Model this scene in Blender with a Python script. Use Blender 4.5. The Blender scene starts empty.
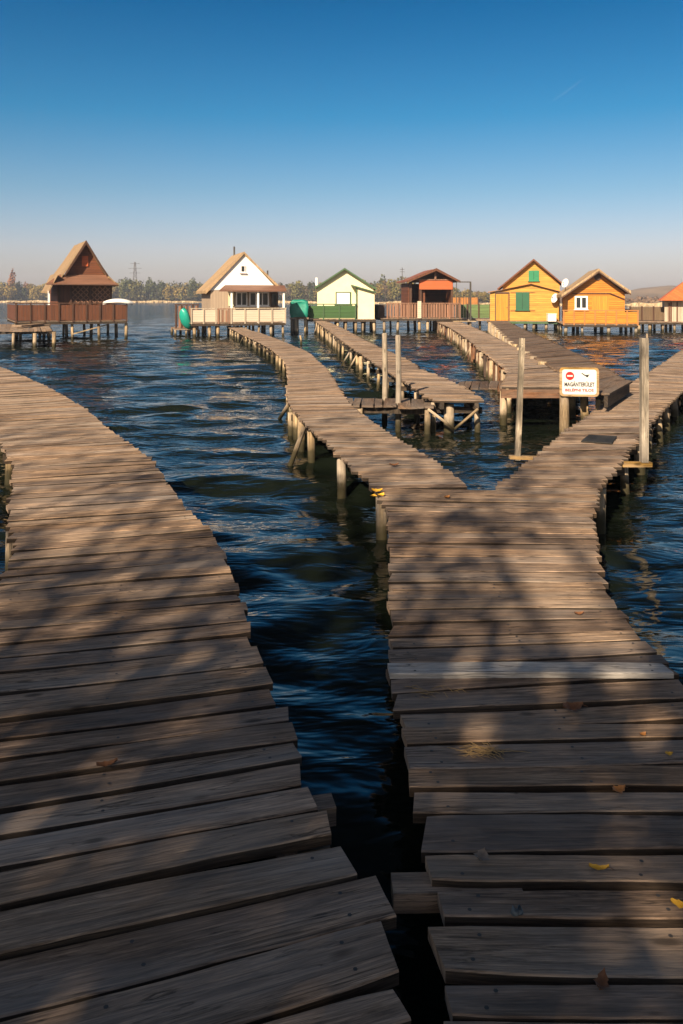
import bpy, math, random
import numpy as np
from mathutils import Vector, Matrix

R = math.radians
random.seed(7)
rng = np.random.default_rng(11)
scene = bpy.context.scene
COL = scene.collection

# ------------------------------------------------------------------ camera
H, F, CX, HY = 2.05, 800.0, 341.5, 298.0        # eye height over water, focal length in px, horizon row
cam_d = bpy.data.cameras.new('camera')
cam = bpy.data.objects.new('camera', cam_d); COL.objects.link(cam)
cam.location = (0, 0, H); cam.rotation_euler = (R(90), 0, 0)
cam_d.sensor_fit = 'HORIZONTAL'; cam_d.sensor_width = 36.0
cam_d.lens = F / 683 * 36.0
cam_d.shift_y = -(512 - HY) / 683.0
cam_d.clip_start = 0.05; cam_d.clip_end = 8000
scene.camera = cam

# ------------------------------------------------------------------ light
SUN_EL, SUN_AZ = 33.0, 24.0                       # sun behind the camera, to its left
S = Vector((-math.sin(R(SUN_AZ)) * math.cos(R(SUN_EL)), -math.cos(R(SUN_AZ)) * math.cos(R(SUN_EL)), math.sin(R(SUN_EL))))
sun_d = bpy.data.lights.new('sun', 'SUN'); sun_d.energy = 5.0; sun_d.angle = R(0.5); sun_d.color = (1.0, 0.79, 0.55)
sun = bpy.data.objects.new('sun', sun_d); COL.objects.link(sun)
sun.rotation_euler = S.to_track_quat('Z', 'Y').to_euler()
world = bpy.data.worlds.new('World'); scene.world = world; world.use_nodes = True
wn, wl = world.node_tree.nodes, world.node_tree.links
wn.clear()
w_out = wn.new('ShaderNodeOutputWorld'); w_bg = wn.new('ShaderNodeBackground')
sky = wn.new('ShaderNodeTexSky'); sky.sky_type = 'NISHITA'; sky.sun_disc = False
sky.sun_elevation = R(SUN_EL); sky.sun_rotation = math.atan2(S.x, S.y)
sky.air_density = 1.0; sky.dust_density = 1.2; sky.ozone_density = 2.0
w_tc = wn.new('ShaderNodeTexCoord'); w_sep = wn.new('ShaderNodeSeparateXYZ'); w_cmb = wn.new('ShaderNodeCombineXYZ')
w_max = wn.new('ShaderNodeMath'); w_max.operation = 'MAXIMUM'; w_max.inputs[1].default_value = 0.012
wl.new(w_tc.outputs['Generated'], w_sep.inputs[0])
wl.new(w_sep.outputs[0], w_cmb.inputs[0]); wl.new(w_sep.outputs[1], w_cmb.inputs[1])
wl.new(w_sep.outputs[2], w_max.inputs[0]); wl.new(w_max.outputs[0], w_cmb.inputs[2])
wl.new(w_cmb.outputs[0], sky.inputs[0])
# a polarised sky: deeper towards the zenith, grey dust low down
w_ramp = wn.new('ShaderNodeValToRGB'); er = w_ramp.color_ramp
w_mul = wn.new('ShaderNodeMix'); w_mul.data_type = 'RGBA'; w_mul.blend_type = 'MULTIPLY'; w_mul.inputs[0].default_value = 1.0
SKY_STOPS = [(0.0, (1.02, 0.86, 0.94)), (0.06, (0.96, 0.84, 0.93)), (0.13, (0.54, 0.73, 0.83)), (0.22, (0.14, 0.60, 0.79)),
             (0.34, (0.005, 0.42, 0.68)), (0.46, (0.022, 0.135, 0.19)), (0.62, (0.02, 0.055, 0.068)), (1.0, (0.02, 0.05, 0.08))]
while len(er.elements) < len(SKY_STOPS): er.elements.new(0.5)
for e, (p, c) in zip(er.elements, SKY_STOPS): e.position = p; e.color = (*c, 1)
wl.new(w_max.outputs[0], w_ramp.inputs[0])
# the half of the sky around the sun stays pale and bright
w_dot = wn.new('ShaderNodeVectorMath'); w_dot.operation = 'DOT_PRODUCT'; w_dot.inputs[1].default_value = tuple(S)
wl.new(w_tc.outputs['Generated'], w_dot.inputs[0])
w_mr = wn.new('ShaderNodeMapRange'); w_mr.inputs[1].default_value = 0.0; w_mr.inputs[2].default_value = 0.75; wl.new(w_dot.outputs['Value'], w_mr.inputs[0])
w_side = wn.new('ShaderNodeMix'); w_side.data_type = 'RGBA'; wl.new(w_mr.outputs[0], w_side.inputs[0])
wl.new(w_ramp.outputs[0], w_side.inputs[6]); w_side.inputs[7].default_value = (0.85, 0.74, 0.64, 1)
wl.new(sky.outputs[0], w_mul.inputs[6]); wl.new(w_side.outputs[2], w_mul.inputs[7])
wl.new(w_mul.outputs[2], w_bg.inputs[0]); w_bg.inputs[1].default_value = 0.062
wl.new(w_bg.outputs[0], w_out.inputs[0])
scene.view_settings.view_transform = 'Standard'; scene.view_settings.look = 'None'
scene.view_settings.exposure = 1.0; scene.view_settings.gamma = 1.0; scene.view_settings.use_curve_mapping = False
scene.cycles.max_bounces = 6; scene.cycles.diffuse_bounces = 3; scene.cycles.glossy_bounces = 4
scene.cycles.volume_bounces = 0
HAZE_DENSITY = 0.00055

# ------------------------------------------------------------------ helpers
def P(px, py, z=0.45):
    """point at height z seen on pixel px,py (only used to read sizes off the photograph)"""
    d = F * (H - z) / (py - HY)
    return Vector(((px - CX) * d / F, d, z))

class MB:
    def __init__(s): s.v = []; s.f = []; s.uv = []; s.t = []; s.m = []; s.sm = []
    def add(s, verts, faces, uvs=None, tint=0.5, mi=0, smooth=False):
        o = len(s.v); s.v.extend([tuple(q) for q in verts])
        for i, f in enumerate(faces):
            s.f.append(tuple(o + k for k in f)); s.t.append(tint); s.m.append(mi); s.sm.append(smooth)
            if uvs is not None: s.uv.extend([uvs[k] for k in f])
            else:
                for k in f: s.uv.append((verts[k][0] + verts[k][1] * .37, verts[k][2]))
    def box(s, a, b, tint=0.5, mi=0, M=None):
        x0, y0, z0 = a; x1, y1, z1 = b
        v = [(x0,y0,z0),(x1,y0,z0),(x1,y1,z0),(x0,y1,z0),(x0,y0,z1),(x1,y0,z1),(x1,y1,z1),(x0,y1,z1)]
        L = (x1-x0, y1-y0, z1-z0); ax = max(range(3), key=lambda k: L[k])
        ru, rv = random.random()*40, random.random()*40
        oth = [k for k in range(3) if k != ax]
        uv = [(q[ax]+ru, q[oth[0]]+q[oth[1]]+rv) for q in v]
        if M is not None: v = [M @ Vector(q) for q in v]
        s.add(v, [(0,3,2,1),(4,5,6,7),(0,1,5,4),(1,2,6,5),(2,3,7,6),(3,0,4,7)], uv, tint, mi)
    def beam(s, A, B, w, h, tint=None, mi=0, up=(0,0,1)):
        A = Vector(A); B = Vector(B); d = (B-A); L = d.length; d.normalize()
        u = Vector(up); 
        if abs(d.dot(u)) > .95: u = Vector((0,1,0))
        r = d.cross(u).normalized(); u = r.cross(d).normalized()
        M = Matrix(((d.x, r.x, u.x, A.x), (d.y, r.y, u.y, A.y), (d.z, r.z, u.z, A.z), (0,0,0,1)))
        s.box((0,-w/2,-h/2), (L,w/2,h/2), random.random() if tint is None else tint, mi, M)
    def tube(s, pts, rad, n=8, tint=None, mi=0, smooth=True, wob=0.0):
        tint = random.random() if tint is None else tint
        pts = [Vector(p) for p in pts]; vs = []; uv = []; fs = []; acc = random.random()*30; rv = random.random()*30
        for i, p in enumerate(pts):
            d = (pts[min(i+1, len(pts)-1)] - pts[max(i-1, 0)]).normalized()
            a = Vector((1,0,0)) if abs(d.x) < .9 else Vector((0,1,0))
            r1 = d.cross(a).normalized(); r2 = d.cross(r1)
            if i: acc += (pts[i]-pts[i-1]).length
            for k in range(n):
                th = 2*math.pi*k/n; rr = rad[i]*(1 + wob*random.uniform(-1,1))
                vs.append(p + (r1*math.cos(th) + r2*math.sin(th))*rr); uv.append((acc, rv + .25*abs(k-n/2)/n*2))
        for i in range(len(pts)-1):
            for k in range(n):
                a = i*n+k; b = i*n+(k+1)%n
                fs.append((a, b, b+n, a+n))
        fs.append(tuple(range(n))[::-1]); fs.append(tuple(range((len(pts)-1)*n, len(pts)*n)))
        s.add(vs, fs, uv, tint, mi, smooth)
        s.sm[-1] = False; s.sm[-2] = False
    def ngon_prism(s, pts, depth, tint=.5, mi=0, axis='y'):
        """pts (x,z) outline at y=0 extruded to y=depth"""
        n = len(pts); v = [(x, depth[0], z) for x, z in pts] + [(x, depth[1], z) for x, z in pts]
        uv = [(x, z) for x, z in pts]*2
        s.add(v, [tuple(range(n)), tuple(range(n, 2*n))[::-1]] + [(i, i+n, (i+1)%n+n, (i+1)%n) for i in range(n)], uv, tint, mi)
    def build(s, name, mat, parent=None):
        me = bpy.data.meshes.new(name); me.from_pydata(s.v, [], s.f)
        mats = mat if isinstance(mat, (list, tuple)) else [mat]
        for m in mats: me.materials.append(m)
        ul = me.uv_layers.new(name='UVMap'); ul.data.foreach_set('uv', np.array(s.uv, dtype=np.float32).ravel())
        at = me.attributes.new('tint', 'FLOAT', 'FACE'); at.data.foreach_set('value', np.array(s.t, dtype=np.float32))
        me.polygons.foreach_set('material_index', s.m); me.polygons.foreach_set('use_smooth', s.sm)
        me.update()
        o = bpy.data.objects.new(name, me); COL.objects.link(o)
        if parent is not None: o.parent = parent
        return o

def tag(o, label=None, cat=None, group=None, kind=None):
    if label: o['label'] = label
    if cat: o['category'] = cat
    if group: o['group'] = group
    if kind: o['kind'] = kind
    return o
def empty(name, loc, rz=0, label=None, cat=None, group=None):
    o = bpy.data.objects.new(name, None); COL.objects.link(o); o.location = loc; o.rotation_euler = (0, 0, rz)
    return tag(o, label, cat, group)
def copy_tree(o, parent=None, **kw):
    c = o.copy(); COL.objects.link(c)
    if parent is not None: c.parent = parent
    for ch in list(o.children): copy_tree(ch, c)
    return c

# ------------------------------------------------------------------ materials
def newmat(name):
    m = bpy.data.materials.new(name); m.use_nodes = True
    nt = m.node_tree; b = nt.nodes['Principled BSDF']; return m, nt.nodes, nt.links, b
def mixc(N, L, fac, a, b, bt='MIX'):
    x = N.new('ShaderNodeMix'); x.data_type = 'RGBA'; x.blend_type = bt
    for i, s_ in ((0, fac), (6, a), (7, b)):
        if isinstance(s_, (int, float)): x.inputs[i].default_value = s_
        elif isinstance(s_, tuple): x.inputs[i].default_value = (*s_, 1)
        else: L.new(s_, x.inputs[i])
    return x.outputs[2]
def ramp(N, L, src, stops):
    r = N.new('ShaderNodeValToRGB'); cr = r.color_ramp
    while len(cr.elements) < len(stops): cr.elements.new(.5)
    for e, (p, c) in zip(cr.elements, stops):
        e.position = p; e.color = (c, c, c, 1) if isinstance(c, (int, float)) else (*c, 1)
    L.new(src, r.inputs[0]); return r.outputs[0]
def noise(N, L, vec, scale, detail=4, rough=.55, dist=0):
    n = N.new('ShaderNodeTexNoise'); n.inputs['Scale'].default_value = scale; n.inputs['Detail'].default_value = detail
    n.inputs['Roughness'].default_value = rough; n.inputs['Distortion'].default_value = dist
    if vec is not None: L.new(vec, n.inputs['Vector'])
    return n.outputs[0]
def mapping(N, L, vec, scale):
    m = N.new('ShaderNodeMapping'); m.inputs['Scale'].default_value = scale; L.new(vec, m.inputs['Vector']); return m.outputs[0]
def wood_mat(name, dark, light, contrast=1.0, rough=.8, grain=38, bump=.35, wet=False, stain=None):
    m, N, L, b = newmat(name)
    uv = N.new('ShaderNodeUVMap'); uv.uv_map = 'UVMap'
    at = N.new('ShaderNodeAttribute'); at.attribute_name = 'tint'
    g1 = noise(N, L, mapping(N, L, uv.outputs[0], (3.2, grain*1.5, 1)), 1.0, 8, .72, .9)
    g2 = noise(N, L, mapping(N, L, uv.outputs[0], (2.5, grain*3.5, 1)), 1.0, 4, .7, .3)
    blot = noise(N, L, mapping(N, L, uv.outputs[0], (2.2, 5, 1)), 1.0, 5, .6, .5)
    crack = noise(N, L, mapping(N, L, uv.outputs[0], (.9, grain*.55, 1)), 1.0, 6, .6, 1.4)
    ck = ramp(N, L, crack, [(0.0, 1), (.475, 1), (.5, 0), (.525, 1), (1, 1)])
    ckm = ramp(N, L, blot, [(.45, 0), (.6, 1)])
    f = ramp(N, L, g1, [(.34, 0), (.66, 1)])
    c = mixc(N, L, f, dark, light)
    c = mixc(N, L, .5, c, ramp(N, L, g2, [(.35, .2), (.65, 1.1)]), 'MULTIPLY')
    g3 = noise(N, L, mapping(N, L, uv.outputs[0], (9, grain*8, 1)), 1.0, 3, .7, .2)
    c = mixc(N, L, .55, c, ramp(N, L, g3, [(.35, .3), (.65, 1.15)]), 'MULTIPLY')
    c = mixc(N, L, .75, c, ramp(N, L, blot, [(.3, .3), (.66, 1.2)]), 'MULTIPLY')
    sil = ramp(N, L, noise(N, L, mapping(N, L, uv.outputs[0], (.5, 2.2, 1)), 1.0, 5, .65, .6), [(.42, 0), (.66, .55)])
    gl = (dark[0]+light[0])*.42; c = mixc(N, L, sil, c, (gl, gl*.93, gl*.87))
    tr = ramp(N, L, at.outputs['Fac'], [(0, (.45,.42,.42)), (.35, (.84,.81,.80)), (.6, (1.0,.98,.95)), (.85, (1.1,1.0,.88)), (1, (1.3,1.27,1.25))])
    c = mixc(N, L, .9*contrast, c, tr, 'MULTIPLY')
    vo = N.new('ShaderNodeTexVoronoi'); vo.inputs['Scale'].default_value = 1.0; L.new(mapping(N, L, uv.outputs[0], (3.2, 9, 1)), vo.inputs['Vector'])
    kn = ramp(N, L, vo.outputs['Distance'], [(0, .15), (.08, .3), (.15, 1), (1, 1)])
    c = mixc(N, L, .8, c, kn, 'MULTIPLY')
    ckx = mixc(N, L, ckm, (1,1,1), ck)
    c = mixc(N, L, .8, c, ckx, 'MULTIPLY')
    if wet:
        geo = N.new('ShaderNodeNewGeometry'); sp = N.new('ShaderNodeSeparateXYZ'); L.new(geo.outputs['Position'], sp.inputs[0])
        nz = noise(N, L, geo.outputs['Position'], 9, 2)
        ad = N.new('ShaderNodeMath'); ad.operation = 'MULTIPLY_ADD'; ad.inputs[1].default_value = -.14; L.new(nz, ad.inputs[0]); L.new(sp.outputs[2], ad.inputs[2])
        wm = ramp(N, L, ad.outputs[0], [(0.0, 1), (.07, .9), (.19, 0)])
        c = mixc(N, L, wm, c, (.03, .026, .012))
    L.new(c, b.inputs['Base Color'])
    b.inputs['Roughness'].default_value = rough; b.inputs['Specular IOR Level'].default_value = .25
    if bump:
        bp = N.new('ShaderNodeBump'); bp.inputs['Strength'].default_value = bump; bp.inputs['Distance'].default_value = .006
        mm = N.new('ShaderNodeMath'); mm.operation = 'MULTIPLY_ADD'; mm.inputs[1].default_value = .6
        L.new(ckx, mm.inputs[0]); L.new(g1, mm.inputs[2]); L.new(mm.outputs[0], bp.inputs['Height']); L.new(bp.outputs[0], b.inputs['Normal'])
    return m
def plain_mat(name, col, rough=.6, var=.25, scale=3.0, metal=0.0, bump=0.0):
    m, N, L, b = newmat(name)
    tc = N.new('ShaderNodeTexCoord')
    n = noise(N, L, tc.outputs['Object'], scale, 5, .6)
    c = mixc(N, L, 1.0, col, ramp(N, L, n, [(.3, 1-var), (.7, 1+var*.3)]), 'MULTIPLY')
    L.new(c, b.inputs['Base Color']); b.inputs['Roughness'].default_value = rough; b.inputs['Metallic'].default_value = metal
    if bump:
        bp = N.new('ShaderNodeBump'); bp.inputs['Strength'].default_value = bump; bp.inputs['Distance'].default_value = .03
        L.new(n, bp.inputs['Height']); L.new(bp.outputs[0], b.inputs['Normal'])
    return m
def board_mat(name, col, pitch=.14, horiz=True, var=.3, gap=.35):
    """painted or stained cladding: boards with joints"""
    m, N, L, b = newmat(name)
    tc = N.new('ShaderNodeTexCoord'); sp = N.new('ShaderNodeSeparateXYZ'); L.new(tc.outputs['Object'], sp.inputs[0])
    if horiz: src = sp.outputs[2]
    else:
        a = N.new('ShaderNodeMath'); a.operation = 'ADD'; L.new(sp.outputs[0], a.inputs[0]); L.new(sp.outputs[1], a.inputs[1]); src = a.outputs[0]
    d = N.new('ShaderNodeMath'); d.operation = 'DIVIDE'; d.inputs[1].default_value = pitch; L.new(src, d.inputs[0])
    fr = N.new('ShaderNodeMath'); fr.operation = 'FRACT'; L.new(d.outputs[0], fr.inputs[0])
    fl = N.new('ShaderNodeMath'); fl.operation = 'FLOOR'; L.new(d.outputs[0], fl.inputs[0])
    wn_ = N.new('ShaderNodeTexWhiteNoise'); wn_.noise_dimensions = '1D'; L.new(fl.outputs[0], wn_.inputs['W'])
    sc = (1.2, 1.2, 14) if horiz else (14, 14, 1.2)
    n = noise(N, L, mapping(N, L, tc.outputs['Object'], sc), 1.0, 5, .65, .4)
    c = mixc(N, L, 1.0, col, ramp(N, L, n, [(.3, 1-var), (.7, 1+var*.35)]), 'MULTIPLY')
    c = mixc(N, L, 1.0, c, ramp(N, L, wn_.outputs['Value'], [(0, 1-var*.6), (1, 1+var*.2)]), 'MULTIPLY')
    gp = ramp(N, L, fr.outputs[0], [(0, gap), (.06, gap), (.13, 1), (1, 1)])
    c = mixc(N, L, 1.0, c, gp, 'MULTIPLY')
    L.new(c, b.inputs['Base Color']); b.inputs['Roughness'].default_value = .65
    bp = N.new('ShaderNodeBump'); bp.inputs['Strength'].default_value = .5; bp.inputs['Distance'].default_value = .02
    L.new(gp, bp.inputs['Height']); L.new(bp.outputs[0], b.inputs['Normal'])
    return m
def leaf_mat(name, cols, trans=.25):
    m, N, L, b = newmat(name)
    at = N.new('ShaderNodeAttribute'); at.attribute_name = 'tint'
    n = len(cols)
    c = ramp(N, L, at.outputs['Fac'], [(i/(n-1), cc) for i, cc in enumerate(cols)])
    L.new(c, b.inputs['Base Color']); b.inputs['Roughness'].default_value = .6; b.inputs['Specular IOR Level'].default_value = .2
    return m

M = {}
M['deck'] = wood_mat('weathered_planks', (.14,.097,.070), (.68,.49,.345), 1.0, .82, 34, .55)
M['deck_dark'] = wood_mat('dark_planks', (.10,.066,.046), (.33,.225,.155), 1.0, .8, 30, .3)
M['edge'] = wood_mat('gap_shade_plank_sides', (.035,.025,.018), (.13,.095,.07), 1.0, .85, 30, .3)  # darker copy of the plank wood, paints shade into the gaps between boards
M['deck_red'] = wood_mat('reddish_beam', (.12,.055,.03), (.30,.15,.08), 1.0, .8, 30, .3)
M['pale'] = wood_mat('pale_board', (.48,.45,.42), (.80,.77,.73), .6, .8, 30, .3)
M['log'] = wood_mat('peeled_log', (.30,.215,.12), (.76,.60,.38), .8, .8, 16, .3, wet=True)
M['post'] = wood_mat('grey_post', (.30,.25,.19), (.68,.60,.48), .5, .8, 22, .3, wet=True)
M['yellow_wood'] = wood_mat('fresh_wood', (.42,.24,.06), (.68,.42,.12), .4, .7, 22, .2)
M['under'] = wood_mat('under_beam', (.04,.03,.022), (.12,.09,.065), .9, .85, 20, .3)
M['brown'] = board_mat('brown_boards', (.125,.042,.017), .16, False)
M['brown_h'] = board_mat('brown_cladding', (.16,.052,.02), .12, True)
M['brown_dark'] = plain_mat('dark_brown_timber', (.07,.032,.018))
M['tan_roof'] = board_mat('tan_roof', (.33,.225,.125), .25, False, .3, .7)
M['red_tile'] = board_mat('red_tile_roof', (.20,.10,.065), .3, True, .35, .6)
M['thatch'] = board_mat('ochre_roof', (0.4420,0.3060,0.1700), .22, False, .35, .6)
M['white'] = plain_mat('white_plaster', (.80,.80,.79), .7, .06)
M['beige'] = board_mat('beige_boards', (0.3680,0.2880,0.2160), .15, False, .12, .6)
M['cream_rail'] = board_mat('cream_panel', (0.5890,0.4940,0.3895), .12, True, .12, .6)
M['cream'] = plain_mat('pale_yellow_wall', (.76,.71,.47), .7, .1)
M['green_dark'] = plain_mat('dark_green_paint', (0.0400,0.0960,0.0360), .5, .2)
M['green_panel'] = board_mat('green_panel', (0.0298,0.0935,0.0213), .2, True, .2, .6)
M['green_fence'] = board_mat('faded_green_boards', (.12,.19,.07), .2, True, .3, .6)
M['green_shutter'] = plain_mat('green_shutter', (0.0090,0.1980,0.0900), .5, .15)
M['green_dkshut'] = plain_mat('deep_green_shutter', (.01,.10,.05), .5, .15)
M['turq'] = plain_mat('turquoise_tarp', (0.0140,0.2520,0.1890), .5, .35, 2.5, 0, .6)
M['turq_boat'] = plain_mat('turquoise_hull', (0.0160,0.3360,0.2640), .35, .15)
M['glass'] = plain_mat('window_glass', (.02,.025,.03), .08, .1)
M['orange'] = board_mat('orange_wood', (.58,.22,.015), .12, True, .38, .4)
M['yellow_h'] = board_mat('yellow_ochre_wood', (.58,.30,.045), .13, True, .38, .45)
M['orange_trim'] = plain_mat('orange_trim', (0.3750,0.1575,0.0375))
M['orange_door'] = board_mat('orange_door', (.60,.25,.02), .12, False, .25, .6)
M['red_panel'] = board_mat('red_orange_panel', (0.4650,0.1050,0.0300), .2, True, .1, .8)
M['red_roof'] = board_mat('russet_roof', (0.2520,0.0910,0.0560), .25, False, .3, .7)
M['orange_tile'] = board_mat('orange_tiles', (0.5780,0.1445,0.0425), .25, False, .25, .7)
M['rail_pink'] = board_mat('faded_rail_boards', (0.2850,0.1500,0.0938), .14, False, .3, .25)
M['grey_boards'] = board_mat('whitewashed_boards', (0.4420,0.3740,0.2890), .18, False, .25, .5)
M['reed'] = board_mat('reed_screen', (0.1540,0.1050,0.0630), .05, False, .3, .5)
M['dish'] = plain_mat('white_enamel', (.8,.8,.8), .35, .04)
M['metal'] = plain_mat('dark_metal', (.05,.045,.04), .5, .2)
M['rubber'] = plain_mat('black_rubber', (.018,.018,.018), .75, .4, 30, 0, .3)
M['sign_white'] = plain_mat('sign_face', (.62,.62,.62), .35, .05)
M['sign_red'] = plain_mat('sign_red', (.60,.02,.02), .35, .05)
M['sign_black'] = plain_mat('sign_black', (.02,.02,.02), .5, .05)
M['reed_bed'] = leaf_mat('reed_bed', [(.30,.22,.12), (.42,.32,.19), (.55,.44,.28)])
FOL = {
 'olive': leaf_mat('olive_leaves', [(.06,.065,.02), (.12,.115,.035), (.20,.17,.05)]),
 'golden': leaf_mat('golden_leaves', [(.13,.105,.03), (.22,.165,.045), (.31,.22,.06)]),
 'russet': leaf_mat('russet_leaves', [(.15,.065,.035), (.26,.12,.055), (.34,.18,.08)]),
 'dark': leaf_mat('dark_leaves', [(.03,.04,.018), (.055,.07,.028), (.10,.11,.04)]),
 'wood': leaf_mat('wood_leaves', [(.03,.036,.014), (.05,.058,.022), (.08,.075,.028), (.13,.10,.04)]),
 'bare': leaf_mat('bare_twigs', [(.10,.07,.05), (.15,.10,.07), (.2,.14,.09)]),
}
M['bark'] = wood_mat('bark', (.05,.035,.025), (.14,.10,.07), .6, .9, 12, .4)
M['leaf_near'] = leaf_mat('poplar_leaves', [(.05,.07,.02), (.09,.10,.03), (.2,.15,.04)])
M['hill'] = plain_mat('hill_scrub', (.20,.14,.085), .9, .5, .03)
M['ground'] = plain_mat('dry_ground', (.16,.12,.07), .95, .5, .8)

# ------------------------------------------------------------------ water
def make_water():
    # polar sheet centred under the eye, finest in front, waves are real geometry near by
    front = np.linspace(-38, 38, 420); side = np.concatenate([np.linspace(38, 322, 90)[1:-1]])
    ang = np.radians(np.concatenate([front, side])); na = len(ang)
    r = np.concatenate([[0.02, .6], np.geomspace(1.0, 120, 700), np.geomspace(135, 720, 20)])
    A, Rr = np.meshgrid(ang, r); X = Rr*np.sin(A); Y = Rr*np.cos(A); Z = np.zeros_like(X)
    dx = np.zeros_like(X); dy = np.zeros_like(X)
    cell = np.maximum(Rr*.0069, Rr*np.radians(.18))
    g = np.random.default_rng(5)
    for lam, n, st in ((2.6,6,.010), (1.7,10,.026), (1.2,12,.034), (.85,12,.044), (.55,14,.036), (.36,14,.022), (.24,14,.013), (.15,12,.008)):
        for k in range(n):
            l = lam*g.uniform(.8,1.25); th = g.normal(0.05, .42)
            kx, ky = math.sin(th)*2*math.pi/l, math.cos(th)*2*math.pi/l
            a = st*l/(2*math.pi)*1.5*g.uniform(.6,1.3)/math.sqrt(n)*1.6
            ph = g.uniform(0, 6.283)
            fade = np.clip((l/(cell*3.2)) - 1, 0, 1)
            Z += a*fade*np.sin(kx*X + ky*Y + ph)
    gust = .55 + .6*np.clip((np.sqrt((X-1)**2+(Y)**2)-1.5)/7, 0, 1) + .9*np.clip((np.sqrt(X**2+Y**2)-10)/25, 0, 1)       # sheltered close to the walkways
    Z *= gust
    nr = len(r)
    V = np.stack([X, Y, Z], -1).reshape(-1, 3)
    i, j = np.meshgrid(np.arange(nr-1), np.arange(na), indexing='ij'); j2 = (j+1) % na
    Fq = np.stack([i*na+j, (i+1)*na+j, (i+1)*na+j2, i*na+j2], -1).reshape(-1, 4)
    me = bpy.data.meshes.new('lake_water'); me.vertices.add(len(V)); me.vertices.foreach_set('co', V.ravel())
    me.loops.add(Fq.size); me.loops.foreach_set('vertex_index', Fq.ravel()[::1])
    me.polygons.add(len(Fq)); me.polygons.foreach_set('loop_start', np.arange(0, Fq.size, 4)); 
    me.polygons.foreach_set('use_smooth', np.ones(len(Fq), bool)); me.update(); me.validate()
    m, N, L, b = newmat('lake_water')
    b.inputs['Base Color'].default_value = (.006,.009,.006,1); b.inputs['Roughness'].default_value = .06; b.inputs['IOR'].default_value = 1.33
    geo = N.new('ShaderNodeNewGeometry')
    n1 = noise(N, L, mapping(N, L, geo.outputs['Position'], (1.3, 3.2, 1)), 1.2, 3, .6, .4)
    n2 = noise(N, L, mapping(N, L, geo.outputs['Position'], (.25, .7, 1)), 1.0, 2, .5, .3)
    cd = N.new('ShaderNodeVectorMath'); cd.operation = 'LENGTH'; L.new(geo.outputs['Position'], cd.inputs[0])
    mr = N.new('ShaderNodeMapRange'); mr.inputs[1].default_value = 6; mr.inputs[2].default_value = 30; mr.inputs[3].default_value = .2; mr.inputs[4].default_value = 1.0
    L.new(cd.outputs['Value'], mr.inputs[0])
    ml = N.new('ShaderNodeMath'); ml.operation = 'MULTIPLY'; ml.inputs[1].default_value = 1.0; L.new(mr.outputs[0], ml.inputs[0])
    bp = N.new('ShaderNodeBump'); bp.inputs['Distance'].default_value = .14; L.new(n1, bp.inputs['Height']); L.new(ml.outputs[0], bp.inputs['Strength'])
    ml2 = N.new('ShaderNodeMath'); ml2.operation = 'MULTIPLY'; ml2.inputs[1].default_value = .8; L.new(mr.outputs[0], ml2.inputs[0])
    bp2 = N.new('ShaderNodeBump'); bp2.inputs['Distance'].default_value = .55; L.new(n2, bp2.inputs['Height']); L.new(ml2.outputs[0], bp2.inputs['Strength'])
    L.new(bp.outputs[0], bp2.inputs['Normal']); L.new(bp2.outputs[0], b.inputs['Normal'])
    me.materials.append(m)
    o = bpy.data.objects.new('lake_water', me); COL.objects.link(o); tag(o, kind='structure'); return o
make_water()

# ------------------------------------------------------------------ land
def shore_d(px):
    xs = [-900, -200, 0, 200, 300, 400, 500, 600, 683, 900, 1600]; ds = [330, 360, 375, 365, 330, 285, 240, 205, 190, 185, 180]
    return float(np.interp(px, xs, ds))
def make_land():
    mb = MB(); cols = list(range(-500, 1301, 20)); rows = [-3, 0, 6, 30, 80, 160, 300]
    v = []; 
    for ri, rr in enumerate(rows):
        for px in cols:
            d = min(shore_d(px) + rr, 740); n = (px-CX)/F
            z = [-.5, .15, .45, .7, .8, .9, 1.0][ri] + (random.uniform(-.05,.05) if ri > 1 else 0)
            v.append((n*d, d, z))
    nc = len(cols); f = [(i*nc+j, i*nc+j+1, (i+1)*nc+j+1, (i+1)*nc+j) for i in range(len(rows)-1) for j in range(nc-1)]
    mb.add(v, f); tag(mb.build('far_shore_ground', M['ground']), kind='structure')
    # low bare hill to the right
    mb = MB(); v = []; xs = np.linspace(90, 560, 60); ys = np.linspace(430, 620, 14)
    for y in ys:
        for x in xs:
            px = CX + x/y*F
            hgt = np.interp(px, [520, 570, 600, 640, 665, 700, 760, 900, 1100], [0, 1.2, 3.5, 7.5, 9.5, 9, 8, 9, 6])
            e = math.sin(math.pi*(y-430)/190)
            v.append((x, y, .6 + hgt*e + .25*math.sin(x*.21+y*.13)+.2*math.sin(x*.5)))
    f = [(i*60+j, i*60+j+1, (i+1)*60+j+1, (i+1)*60+j) for i in range(13) for j in range(59)]
    mb.add(v, f, smooth=True); tag(mb.build('hill', M['hill']), kind='structure')
    # bank behind the camera, where the walkways start
    mb = MB(); v = []; xs = np.linspace(-40, 40, 41); ys = [-2.6, -3.1, -3.8, -5, -7, -10, -16, -30, -45]
    zs = [-.4, .1, .35, .42, .5, .6, .7, .8, .8]
    for y, z in zip(ys, zs):
        for x in xs: v.append((x, y + .5*math.sin(x*.7) - .02*abs(x), z + random.uniform(-.04,.04)))
    f = [(i*41+j, (i+1)*41+j, (i+1)*41+j+1, i*41+j+1) for i in range(len(ys)-1) for j in range(40)]
    mb.add(v, f, smooth=True); tag(mb.build('bank_ground', M['ground']), kind='structure')
make_land()

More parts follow.
